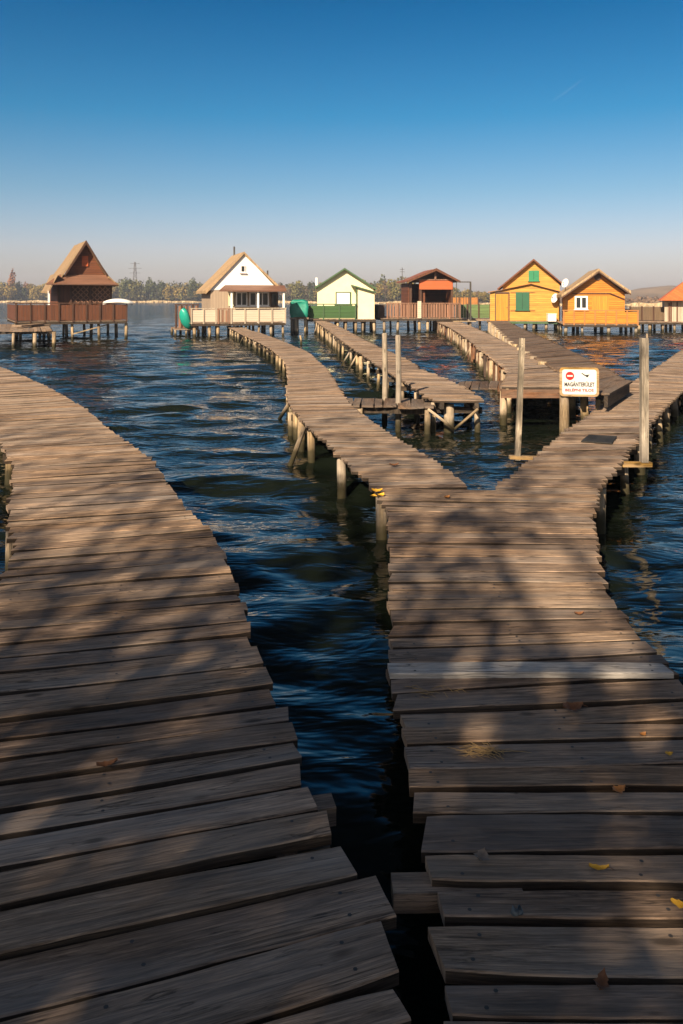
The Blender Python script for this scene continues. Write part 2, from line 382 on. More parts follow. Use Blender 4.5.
def reeds():
    mb = MB()
    for k in range(9000):
        px = random.uniform(-150, 900); d = shore_d(px) + random.uniform(-4, 5); x = (px-CX)/F*d
        h = random.uniform(.3, .9)*(0.75 + .35*math.sin(px*.05)+.2*math.sin(px*.21)); w = random.uniform(.25,.8)
        a = random.uniform(-.8,.8); c, s = math.cos(a)*w, math.sin(a)*w; l = random.uniform(-.3,.3)
        mb.add([(x-c,d-s,-.1),(x+c,d+s,-.1),(x+c*.6+l,d+s,h),(x-c*.7+l,d-s,h*.85)], [(0,1,2,3)], tint=random.random())
    tag(mb.build('reed_bed', M['reed_bed']), 'pale band of dry reeds along the far shoreline', 'reeds', kind='stuff')
reeds()

# ------------------------------------------------------------------ far trees
def crown_clumps(mb, cx, cy, cz, rx, ry, rz, n, size, lobes=6):
    lb = []
    for k in range(lobes):
        a = random.uniform(0, 6.28); q = random.uniform(.1,.65); zz = random.uniform(-.55,.6)
        lb.append((cx+math.cos(a)*q*rx, cy+math.sin(a)*q*ry, cz+zz*rz, random.uniform(.35,.6), random.random()))
    for k in range(n):
        x0, y0, z0, s0, t0 = random.choice(lb)
        d = Vector((random.gauss(0,1), random.gauss(0,1), random.gauss(0,1))).normalized()*random.uniform(.5,1)**.5
        c = Vector((x0+d.x*rx*s0, y0+d.y*ry*s0, z0+d.z*rz*s0))
        u = Vector((random.gauss(0,1), random.gauss(0,1), random.gauss(0,1))).normalized()
        w = u.cross(Vector((random.gauss(0,1), random.gauss(0,1), random.gauss(0,1)))).normalized()
        s = size*random.uniform(.5,1.2)
        mb.add([c-u*s-w*s*.4, c+u*s*.2-w*s*.8, c+u*s+w*s*.3, c-u*s*.3+w*s*.8], [(0,1,2,3)], tint=min(1,max(0,t0*.6+random.random()*.4)))
protos = {}
def tree_proto(kind, i):
    crn = MB()
    if kind == 'dark': crown_clumps(crn, 0,0,6.0, 2.2,2.2,5.2, 420, .45, 8)
    elif kind == 'bare': crown_clumps(crn, 0,0,6.0, 3.2,3.2,4.0, 260, .28, 9)
    elif kind == 'russet': crown_clumps(crn, 0,0,6.4, 2.0,2.0,5.4, 420, .42, 8)
    else: crown_clumps(crn, 0,0,5.4, 3.9,3.9,4.4, 520, .5, 10)
    tr = MB(); tr.tube([(0,0,-.3),(.1,0,3),(0,.1,7)], [.28,.2,.08], 6)
    for k in range(5):
        a = k*1.3+i; tr.tube([(0,0,2.2+k*.7),(math.cos(a)*1.6,math.sin(a)*1.6,4.2+k*.9)], [.1,.03], 4)
    return crn, tr
LBL = {'olive': 'hazy olive green tree in the wood along the far shore', 'golden': 'yellow autumn tree in the wood along the far shore',
       'russet': 'rusty brown autumn tree in the wood along the far shore', 'dark': 'dark green tree in the wood along the far shore',
       'bare': 'thin brownish half bare tree on the far shore'}
for kind in LBL:
    protos[kind] = []
def far_tree(px, back, hgt, kind):
    d = shore_d(px) + back; L = protos[kind]
    if len(L) < 3:
        crn, tr = tree_proto(kind, len(L))
        root = empty('far_tree', (0,0,0)); crn.build('crown', FOL[kind], root); tr.build('trunk', M['bark'], root); L.append(root)
    else: root = copy_tree(random.choice(L))
    root.location = ((px-CX)/F*d, d, .5); s = hgt/10.5
    root.scale = (s*random.uniform(.85,1.15), s, s); root.rotation_euler.z = random.uniform(0,6.28)
    tag(root, LBL[kind], 'tree', kind + ' trees on the far shore')
rt = random.Random(3)
def hprof(px):   # crown top, pixels above the shoreline
    return float(np.interp(px, [-80,0,20,35,60,110,130,160,185,200,215,300,320,350,390,420,455,480,500,520,600,700],
                           [22,21,20,19,18,22,24,23,20,20,18,22,19,20,25,23,16,12,12,9,7,6]))
for k in range(120):
    px = -60 + k*4.9 + rt.uniform(-2,2)
    if px > 500: break
    d = shore_d(px)+20
    hh = hprof(px)*d/F*rt.uniform(.72,1.12)
    if px < 75: kind = rt.choice(['golden','olive','olive','golden','dark','russet'])
    elif px < 200: kind = rt.choice(['olive','dark','dark','olive','golden'])
    elif px < 310: kind = rt.choice(['bare','olive','olive'])
    elif px < 390: kind = rt.choice(['olive','bare','golden','dark'])
    else: kind = rt.choice(['golden','olive','bare','golden','golden'])
    far_tree(px, rt.uniform(6, 26), hh, kind)
for px, k_, h_ in ((352,'bare',8.2),(362,'russet',7.4),(372,'bare',9),(380,'golden',8.4),(386,'bare',9.2),(396,'olive',9),(403,'bare',9.4),(412,'golden',8)): far_tree(px, 4, h_, k_)
far_tree(10, 6, 9, 'golden'); far_tree(34, 3, 7.5, 'golden'); far_tree(11, 14, 13.5, 'russet'); far_tree(278, 10, 9.5, 'bare'); far_tree(50,10,10.5,'golden')
def wood_mass():
    mb = MB()
    for k in range(1700):
        px = rt.uniform(-120, 520); d = shore_d(px) + rt.uniform(30, 60); hh = hprof(px)*d/F*rt.uniform(.55,.92)
        crown_clumps(mb, (px-CX)/F*d, d, hh*.5, 3.0, 3, hh*.55, 26, .8, 3)
    tag(mb.build('far_wood', FOL['wood']), 'hazy mass of the wood behind the single trees on the far shore', 'wood', kind='stuff')
    mb = MB()
    for k in range(260):
        px = rt.uniform(500, 800); d = shore_d(px) + rt.uniform(8, 220); hh = rt.uniform(.8, 2.4)
        crown_clumps(mb, (px-CX)/F*d, d, .6+hh*.4, 2.2, 2, hh*.6, 22, .5, 3)
    tag(mb.build('hill_scrub', FOL['bare']), 'low brown scrub at the foot of the bare hill on the right', 'scrub', kind='stuff')
wood_mass()
def pylon(px, py_top, D, name, label):
    x = (px-CX)/F*D; h = H + (HY-py_top)*D/F; root = empty(name, (x, D, .5), 0, label, 'pylon')
    fr = MB(); w = h*.07
    for sx in (-1,1):
        for sy in (-1,1): fr.beam((sx*w,sy*w,0), (sx*w*.2,sy*w*.2,h), .16, .16, .5)
    n = 7
    for k in range(n):
        z0, z1 = h*k/n, h*(k+1)/n; w0, w1 = w*(1-.8*k/n), w*(1-.8*(k+1)/n)
        for sy in (-1,1): fr.beam((-w0,sy*w0,z0),(w1,sy*w1,z1), .08,.08,.5); fr.beam((w0,sy*w0,z0),(-w1,sy*w1,z1), .08,.08,.5)
    fr.build('lattice_mast', M['metal'], root)
    for zz, l in ((.96,.12),(.84,.17),(.72,.14)):
        a = MB(); a.beam((-h*l,0,h*zz),(h*l,0,h*zz), .16,.16,.5); a.build('crossarm', M['metal'], root)
pylon(135, 263, 420, 'power_pylon', 'hazy lattice power pylon rising above the wood, left of the white house')

# ------------------------------------------------------------------ walkways
def catmull(pts, t):
    n = len(pts); i = min(int(t), n-2); u = t-i
    p0, p1, p2, p3 = pts[max(i-1,0)], pts[i], pts[i+1], pts[min(i+2,n-1)]
    c = .5*((2*p1) + (p2-p0)*u + (2*p0-5*p1+4*p2-p3)*u*u + (3*p1-p0-3*p2+p3)*u*u*u)
    l = p1*(1-u)+p2*u
    return c*.5 + l*.5
def plank(mb, A, B, w, th, seed, nseg, near):
    rr = random.Random(seed); A = Vector(A); B = Vector(B); d = B-A; L = d.length; d.normalize()
    n = Vector((-d.y, d.x, 0)).normalized(); up = Vector((0,0,1))
    ru, rv = rr.random()*60, rr.random()*60
    c = .0035
    ph = [rr.uniform(0,6.28) for _ in range(6)]; bow = rr.gauss(0, .006); tw = rr.gauss(0,.006); crown = rr.gauss(0,.004)
    vs = []; uv = []
    def skew(side): return rr.gauss(0,.012) if side else 0
    ends = [(rr.gauss(0,.012), rr.gauss(0,.012)), (rr.gauss(0,.006), rr.gauss(0,.010))]
    for i in range(nseg+1):
        u = i/nseg; s = u*L
        e = ends[0] if i == 0 else ends[1] if i == nseg else (0,0)
        cen = A + d*s
        wa = w/2*(1 + .035*math.sin(s*3.1+ph[0]) + .02*math.sin(s*9+ph[1])) ; wb = w/2*(1 + .035*math.sin(s*2.7+ph[2]) + .02*math.sin(s*8+ph[3]))
        if near and nseg > 6:
            wa += rr.uniform(-.0015,.0015); wb += rr.uniform(-.0015,.0015)
        off = bow*math.sin(math.pi*u); z = tw*(u-.5)*2; zc = crown*math.sin(math.pi*u)
        if i in (0, nseg): wa *= rr.uniform(.9,1); wb *= rr.uniform(.9,1)
        for (y, zz, ee) in ((-wa, -c, e[0]), (-wa+c, 0, e[0]), (0, -.0015+crown*.3, (e[0]+e[1])/2), (wb-c, 0, e[1]), (wb, -c, e[1]), (wb, -th, e[1]), (-wa, -th, e[0])):
            vs.append(cen + n*(y+off) + d*ee + up*(zz + z*(y/w) + zc)); uv.append((s+ru, y+rv+ (0 if zz > -.01 else .05)))
    k = 7; fs = []
    for i in range(nseg):
        for j in range(k):
            a = i*k+j; b = i*k+(j+1)%k; fs.append((a, a+k, b+k, b))
    fs.append(tuple(range(k))); fs.append(tuple(range(nseg*k, nseg*k+k))[::-1])
    t = rr.gauss(.5, .27); t = min(.92, max(.05, t))
    if rr.random() < .04: t = 1.0
    o0 = len(mb.f); mb.add(vs, fs, uv, t)
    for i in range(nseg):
        for j in (4, 5, 6): mb.m[o0+i*k+j] = 2  # underside and long sides: material slot for the painted gap shade
    if near:   # nail heads near both ends
        for s in (.09, L-.09, L*.5):
            for q in (-.25, .25):
                if rr.random() < .8:
                    p = A + d*(s+rr.uniform(-.02,.02)) + n*(w*q) + up*.0012
                    r_ = .006
                    mb.add([p+Vector((math.cos(a)*r_, math.sin(a)*r_, 0)) for a in [0,1.05,2.09,3.14,4.19,5.24]], [(0,1,2,3,4,5)], tint=0, mi=1)
def deck(mb, pairs, pitch, gap, seed, jit=.02, start=0, th=.032, fade_seg=True, ztop=0.0):
    Ls = [p[0] for p in pairs]; Rs = [p[1] for p in pairs]; rr = random.Random(seed)
    N = 1200; T = [i*(len(pairs)-1)/N for i in range(N+1)]
    cl = [catmull(Ls,t) for t in T]; cr = [catmull(Rs,t) for t in T]
    acc = [0]
    for i in range(N): acc.append(acc[-1] + (((cl[i+1]+cr[i+1])-(cl[i]+cr[i]))*.5).length)
    s = start; tot = acc[-1]
    while s < tot:
        w = pitch*rr.choice([rr.uniform(.7,1.0), rr.uniform(.9,1.35)]); g = gap*rr.uniform(.4,1.7)
        if s + w > tot: break
        t = np.interp(s+w/2, acc, T); A = catmull(Ls,t); B = catmull(Rs,t); dd = (A+B)/2
        dist = math.hypot(dd.x, dd.y); dv = (B-A).normalized()
        A = A - dv*rr.gauss(0,jit); B = B + dv*rr.gauss(0,jit)
        zj = rr.gauss(0,.0015)+ztop; A = A+Vector((0,0,zj)); B = B+Vector((0,0,zj+rr.gauss(0,.002)))
        yaw = rr.gauss(0,.006); nn = Vector((-dv.y,dv.x,0)); A = A+nn*yaw; B = B-nn*yaw
        near = dist < 6; nseg = 14 if dist < 5 else 6 if dist < 12 else 2
        plank(mb, A, B, w, th, rr.random()*1e9, nseg, near)
        s += w+g
    return cl, cr, acc, T
def lerp_at(cl, acc, s): 
    i = int(np.searchsorted(acc, s)); i = min(max(i,0), len(cl)-1); return cl[i].copy()
def supports(root, curves, spacing, seed, first=.5, inset=.10, zbot=-1.6, rad=.055, mats='log', brace=.25, lean=.03, cap=96, stringer=True, count=[0]):
    cl, cr, acc, T = curves; rr = random.Random(seed); tot = acc[-1]
    if stringer:
        for side in (cl, cr):
            m = MB(); step = max(1, len(side)//60)
            oth = cr if side is cl else cl
            pts = [side[i] + (oth[i]-side[i]).normalized()*(inset+.05) for i in range(0, len(side), step)]
            for a, b in zip(pts, pts[1:]):
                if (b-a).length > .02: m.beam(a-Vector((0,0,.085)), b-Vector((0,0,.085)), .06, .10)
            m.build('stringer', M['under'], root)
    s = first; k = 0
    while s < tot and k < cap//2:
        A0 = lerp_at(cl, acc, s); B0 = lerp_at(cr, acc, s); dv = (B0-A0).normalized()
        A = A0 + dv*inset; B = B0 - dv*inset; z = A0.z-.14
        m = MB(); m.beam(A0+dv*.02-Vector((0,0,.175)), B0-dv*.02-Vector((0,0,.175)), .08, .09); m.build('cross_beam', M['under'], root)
        for q, sgn in ((A,-1),(B,1)):
            if rr.random() < .03: continue
            m = MB(); r0 = rad*rr.uniform(.8,1.25); lx, ly = rr.gauss(0,lean)+sgn*.03, rr.gauss(0,lean)
            q2 = q - dv*sgn*rr.uniform(-.10,.02)
            top = Vector((q2.x, q2.y, z+rr.uniform(.02,.10)))
            pts = [top, top+Vector((lx*.3,ly*.3,-(z-zbot)*.3)), top+Vector((lx*.7+rr.gauss(0,.02),ly*.8+rr.gauss(0,.02),-(z-zbot)*.45)), Vector((q2.x+lx*1.2,q2.y+ly*1.2,zbot))]
            m.tube(pts, [r0*.92,r0,r0*1.05,r0*1.15], 9, wob=.06); m.build('post', M[mats], root)
        if rr.random() < brace:
            m = MB(); q = A if rr.random()<.7 else B; sg = -1 if q is A else 1
            dirv = dv*sg*rr.uniform(.1,.35) + Vector((rr.uniform(-.3,.3), rr.uniform(-.6,.2),0))
            a = Vector((q.x,q.y,z+.02)); b = a + dirv*1.3; b.z = -.6
            m.tube([a,(a+b)/2,b],[rad*.5,rad*.55,rad*.6],7,wob=.05); m.build('brace', M[mats], root)
        s += spacing*rr.uniform(.8,1.25); k += 1

# left walkway ------------------------------------------------------
A_root = empty('wooden_walkway', (0,0,0), 0, 'weathered plank walkway curving from the lower left corner out of the left edge', 'walkway')
edge = [(406,1022,18),(384,950,18),(374,892,17.5),(345,850,17),(308,780,16),(288,720,15),(263,663,14),(245,605,13.5),(217,537,15),(184.4,504,16),(151.6,459,17),(106.5,426,21),(82,405.6,25),(41,383,29),(0,366.6,32),(-60,349,34)]
pairs = []
for yy in (-3.6,-1.2,.3):
    Rp = Vector((.20, yy, .45)); a = R(18); pairs.append((Rp - Vector((math.cos(a), math.sin(a), 0))*1.28, Rp))
for px, py, a in edge:
    Rp = P(px, py); a = R(a); pairs.append((Rp - Vector((math.cos(a), math.sin(a), 0))*1.28, Rp))
mb = MB(); cv = deck(mb, pairs, .132, .021, 101, .010, ztop=-.006, th=.034)
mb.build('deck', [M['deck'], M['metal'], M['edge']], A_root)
supports(A_root, cv, 1.7, 21, first=.9, brace=.2)
# stub of bearer sticking out by the right edge
m = MB(); q = P(330, 803, .41); m.beam(q+Vector((-.25,-.06,-.02)), q+Vector((.012,.0,-.02)), .075, .06, .3); m.build('bearer_end', M['deck'], A_root)

# forked walkway ----------------------------------------------------
B_root = empty('wooden_walkway', (0,0,0), 0, 'Y shaped plank walkway forking in the middle toward the white house and to the right', 'walkway')
def G(*rows, z=.45): 
    out = []
    for r in rows:
        zz = r[4] if len(r) > 4 else z
        out.append((P(r[0], r[1], zz), P(r[2], r[3], zz)))
    return out
stem = [(Vector((.26,-3.6,.45)), Vector((1.46,-3.6,.45))), (Vector((.25,.2,.45)), Vector((1.44,.2,.45))),
        (P(450,1024), Vector((1.43,1.763,.45))), (P(432,880), Vector((1.42,2.2,.45))), (P(412,780), Vector((1.41,2.66,.45))),
        (P(394,690), P(674,674)), (P(388,610), P(616,607)), (P(389,560), P(599,561)), (P(386,513), P(594,515)), (P(376,486.5), P(600,488))]
mb = MB(); cv1 = deck(mb, stem, .118, .018, 202, .009, th=.034)
lb = G((375.7,489,468,486.5),(346,462,440,463),(329,445,410,446),(314,431.5,387,431.5),(299.5,417,364,415.5),(289,404,351,404),(287.5,395,342,393),(289,371.5,327,369.5),(285,361,317,360),
       (278,354,309.5,353),(270,348,298,347.5),(253,339,276,338.5),(240,333,259,332.5),(235,330.5,251,330.5,.48),(226,326.5,241,326.5,.52))
cv2 = deck(mb, lb, .135, .010, 203, .012)
rb = G((491.6,489,597,491),(511,474,610,476),(536.5,455.6,626,454),(569,429,646,428),(599,408,664,407.5),(628.6,384,688,387),(658,366.5,711,369.5),(683,350,742,355),(705,340,770,345),(730,331,800,336))
cv3 = deck(mb, rb, .135, .010, 204, .012)
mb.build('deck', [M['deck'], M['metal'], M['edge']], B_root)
supports(B_root, cv1, 1.9, 31, first=1.0, brace=0, cap=20, inset=.32)
supports(B_root, cv2, 1.3, 35, first=4.2, brace=.22, cap=70, rad=.045)
supports(B_root, cv3, 1.3, 33, first=.5, brace=.1, cap=50)
m = MB(); a, b = P(390,666,.475), P(671,670,.475); a = Vector((a.x, (a.y+b.y)/2, .475)); b = Vector((b.x, a.y, .475))
plank(m, a, b, .10, .024, 5, 14, True); m.t = [.6]*len(m.t)
tag(m.build('cross_board', [M['pale'], M['metal'], M['pale']], B_root), 'pale newer board laid across the walkway')
m = MB(); q = P(412, 893, .40); m.beam((q.x-.055,q.y,.40), (q.x+.3,q.y+.01,.40), .08, .055, .6); m.build('bearer_end', M['deck'], B_root)
# braces the photo shows on the left side of the left arm
for (x0,y0,x1,y1) in ((304,428,290,466),(290,402,280,418)):
    m = MB(); a = P(x0,y0,.40); b = P(x1,y1,.0); b2 = a+(b-a)*1.5; m.tube([a,b,b2],[.03,.032,.035],7,wob=.05); m.build('brace', M['log'], B_root)
for (px,py) in ((381,494),(341,458),(311,431),(296,412)):
    m = MB(); a = P(px,py,.40); m.tube([a,a+Vector((.01,0,-.5)),a+Vector((.02,0,-1.6))],[.047,.05,.055],9,wob=.06); m.build('post', M['log'], B_root)

# walkway to the pale yellow house ---------------------------------
C_root = empty('wooden_walkway', (0,0,0), 0, 'straight plank jetty with pale log posts leading to the pale yellow house', 'walkway')
cp = G((432,400,487,401,.52),(411,386,463,386,.52),(379.5,366.7,421,368,.55),(367,358,405,358,.58),(350,346,379,347,.62),(340.5,339,364,340,.65),(326,328,343,329,.7),(313.5,319.5,323,319.5,.75))
mb = MB(); cv = deck(mb, cp, .15, .012, 301, .02)
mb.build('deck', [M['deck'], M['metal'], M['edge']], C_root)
supports(C_root, cv, 1.35, 41, first=.25, brace=.25, cap=90, rad=.045)
for (x1,y1) in ((428,409),(478,409)):
    m = MB(); a = P(x1,y1,.40); b = P(450,424,.10); b.y = a.y; m.tube([a,b],[.022,.022],6); m.build('brace', M['log'], C_root)
m = MB(); a = P(449,404,.44); m.tube([a,a-Vector((0,0,.5)),a-Vector((0,0,1.8))],[.075,.08,.085],10,wob=.05); m.build('post', M['log'], C_root)

# low cross walkway in front of it
E_root = empty('low_cross_walkway', (0,0,0), 0, 'narrow dark cross walkway joining the forked walkway to the jetty end', 'walkway')
mb = MB(); cp = G((340,405.5,342,398,.42),(380,405.5,381,398,.42),(415,406.5,415,399,.42),(440,407,441,400,.42)); cv = deck(mb, cp, .16,.012,302,.03)
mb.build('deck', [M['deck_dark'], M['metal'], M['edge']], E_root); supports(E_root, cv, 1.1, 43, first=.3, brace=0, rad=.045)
Q_root = empty('low_cross_walkway', (0,0,0), 0, 'small low dark walkway between the two jetty ends, left of the sign', 'walkway')
mb = MB(); cp = G((455,388,459,381,.45),(480,388,482,381,.45),(508,388,508,381,.45)); cv = deck(mb, cp, .17,.012,303,.03)
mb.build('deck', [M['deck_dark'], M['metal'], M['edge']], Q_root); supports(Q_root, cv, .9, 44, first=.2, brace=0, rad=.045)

def gate_post(px, pyt, pyb, zb, r, label, mat='post', square=False):
    a = P(px, pyb, zb); zt = H - (pyt-HY)*a.y/F
    root = empty('gate_post', (a.x, a.y, 0), 0, label, 'post')
    m = MB()
    if square: m.box((-r,-r,.39),(r,r,zt), .6)
    else: m.tube([(0,0,-1.5),(0,0,0),(.01,0,zt*.5),(0,0,zt-.02),(0,0,zt)],[r*1.1,r*1.05,r,r*.95,r*.7],10,wob=.04)
    m.build('post_shaft', M[mat], root); return root, a, zt
gate_post(384.5, 333, 398, .42, .045, 'left of two round posts beside the dark cross walkway')
gate_post(398, 335, 403, .42, .045, 'right of two round posts beside the dark cross walkway')
root, a, zt = gate_post(516, 338, 457, .42, .026, 'slim square post with yellow bracket on the left edge of the right arm', square=True)
root.rotation_euler = (0, R(2.2), 0)
m = MB(); m.box((-.085,-.03,.40),(.20,.03,.435), .6); m.build('bracket', M['yellow_wood'], root)
root, a, zt = gate_post(644, 338, 463, .42, .034, 'square post with yellow bracket on the right edge of the right arm', square=True)
m = MB(); m.box((-.22,-.035,.385),(.07,.035,.43), .6); m.build('bracket', M['yellow_wood'], root)

# rubber mat
mat_root = MB(); v = [P(589,435.5,.462),P(617,437,.462),P(612,444,.462),P(581,442,.462)]
v2 = [q+Vector((0,0,.012)) for q in v]
mat_root.add(v+v2, [(4,7,6,5),(0,1,5,4),(1,2,6,5),(2,3,7,6),(3,0,4,7)])
tag(mat_root.build('rubber_mat', M['rubber']), 'black rubber mat lying on the right arm of the walkway', 'mat')

# walkway to the red house and to the yellow house -------------------
D_root = empty('wooden_walkway', (0,0,0), 0, 'sunlit plank walkway with reddish posts leading to the dark house with orange gable', 'walkway')
cp = G((501,387,590,387,.66),(508,375,570,374,.66),(509,370,551,366.5,.66),(497,361,538,359,.66),(482,350,519,349,.66),(458.6,332.4,487,333.5,.66),(445,325,468,325,.66),(432,319.5,452,319.5,.66))
mb = MB(); cv = deck(mb, cp, .15,.012,304,.02)
mb.build('deck', [M['deck'], M['metal'], M['edge']], D_root); supports(D_root, cv, 1.25, 45, first=.5, brace=.15, rad=.06, cap=90)
m = MB(); a = P(501,388.6,.66); b = P(566,388.6,.66); m.beam(a-Vector((0,.02,.075)), b-Vector((0,.02,.075)), .05, .13, .9)
tag(m.build('front_beam', M['deck_red'], D_root), 'reddish brown front beam')
# reddish lower planks nailed along its left side
m = MB(); cl, cr, acc, T = cv
for s in np.arange(3, acc[-1], .85):
    q = lerp_at(cl, acc, s)
    m = MB(); m.beam(q+Vector((.05,0,-.04)), q+Vector((.05+random.uniform(-.05,.05),random.uniform(-.1,.1),-.5-random.uniform(0,.35))), .07, .06); m.build('side_slat', M['deck_red'], D_root)

F_root = empty('wooden_walkway', (0,0,0), 0, 'dark brown plank walkway with pale posts leading to the ochre house with green shutters', 'walkway')
cp = G((605,394,628,381,.70),(583,383,616,375.5,.70),(556,368.5,602,366.5,.70),(536.5,357.5,578,354.6,.70),(509.7,340,540,337,.70),(498,329,520,328,.70),(489,321,506.7,321,.70))
mb = MB(); cv = deck(mb, cp, .16,.010,305,.02)
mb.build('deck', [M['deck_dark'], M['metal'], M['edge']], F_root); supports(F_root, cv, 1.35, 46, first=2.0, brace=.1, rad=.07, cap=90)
m = MB(); a = P(606,394.5,.70); b = P(628,381.5,.70); m.beam(a-Vector((0,.0,.10)), b-Vector((0,.0,.10)), .05, .16, .2); m.build('front_beam', M['under'], F_root)
m = MB(); cl, cr, acc, T = cv
for s in np.arange(5, acc[-1]-2, 1.7):
    q = lerp_at(cl, acc, s); m = MB(); m.tube([q+Vector((-.05,0,.02)), q+Vector((-.07,0,-.5)), q+Vector((-.09,0,-1.5))],[.09,.1,.1],8,wob=.06); m.build('side_log', M['log'], F_root)

# sign ---------------------------------------------------------------
def make_sign():
    D = 11.15; x0, x1 = (560-CX)*D/F, (598.5-CX)*D/F; zt = H-(367.5-HY)*D/F; zb = H-(396.5-HY)*D/F
    w = x1-x0; hh = zt-zb; cx = (x0+x1)/2; cz = (zt+zb)/2
    root = empty('warning_sign', (cx, D, 0), R(-6), 'white warning sign with red no entry disc on a stout log post', 'sign')
    def rrect(w, h, r, n=5):
        o = []
        for cxx, czz, a0 in ((w/2-r,h/2-r,0),(-w/2+r,h/2-r,90),(-w/2+r,-h/2+r,180),(w/2-r,-h/2+r,270)):
            for k in range(n+1):
                a = R(a0+90*k/n); o.append((cxx+math.cos(a)*r, cz+czz+math.sin(a)*r))
        return o
    m = MB(); m.ngon_prism(rrect(w, hh, .05), (0,.018)); m.build('backing_board', M['yellow_wood'], root)
    m = MB(); m.ngon_prism(rrect(w*.87, hh*.86, .035), (-.006,-.001)); face = m.build('face_plate', M['sign_white'], root)
    m = MB(); r_ = .058; dx, dz = -w*.24, cz+hh*.21
    m.ngon_prism([(dx+math.cos(a)*r_, dz+math.sin(a)*r_) for a in np.linspace(0,2*math.pi,28)[:-1]], (-.009,-.0065))
    disc = m.build('no_entry_disc', M['sign_red'], root)
    m = MB(); m.box((dx-.038,-.012,dz-.011),(dx+.038,-.0095,dz+.011)); m.build('white_bar', M['sign_white'], disc)
    # small black mark to its right
    m = MB(); ex, ez = w*.14, cz+hh*.24
    m.ngon_prism([(ex-.05,ez+.022),(ex-.035,ez+.03),(ex-.012,ez+.014),(ex+.0,ez+.006),(ex+.01,ez+.002),(ex+.045,ez+.006),(ex+.066,ez+.012),(ex+.05,ez-.004),(ex+.045,ez-.024),(ex+.026,ez-.03),(ex+.012,ez-.016),(ex-.01,ez-.004),(ex-.03,ez+.012)], (-.009,-.0065))
    m.build('black_emblem', M['sign_black'], root)
    def text(body, size, width, z, mat, name):
        c = bpy.data.curves.new(name, 'FONT'); c.body = body; c.size = size; c.align_x = 'CENTER'; c.align_y = 'CENTER'; c.extrude = .0012; c.resolution_u = 2; c.offset = size*.028
        t = bpy.data.objects.new('tmp_'+name, c); COL.objects.link(t); bpy.context.view_layer.update()
        dg = bpy.context.evaluated_depsgraph_get(); me = bpy.data.meshes.new_from_object(t.evaluated_get(dg)); bpy.data.objects.remove(t)
        vs = np.array([v.co for v in me.vertices]); k = width/(vs[:,0].max()-vs[:,0].min())
        for v in me.vertices: x, y, zz = v.co; v.co = (x*k, -.0079-zz, z+y)
        me.materials.clear(); me.materials.append(mat)
        o = bpy.data.objects.new(name, me); COL.objects.link(o); o.parent = root
    text('MAGÁNTERÜLET', .078, w*.76, cz-hh*.09, M['sign_black'], 'lettering')
    text('BELÉPNI TILOS', .05, w*.72, cz-hh*.285, M['sign_red'], 'lettering')
    m = MB(); px = (565.5-CX)*D/F-cx
    m.tube([(px,.1,-1.4),(px,.1,0),(px+.005,.1,.3),(px,.1,zt-.05)],[.075,.072,.068,.062],10,wob=.04); m.build('post', M['log'], root)
make_sign()
m = MB(); a = Vector(((600-CX)*12.5/F, 12.5, .62)); m.tube([a-Vector((0,0,.15)),a-Vector((0,0,.7)),a-Vector((0,0,1.9))],[.065,.07,.07],9,wob=.05); m.build('post', M['log'], D_root)

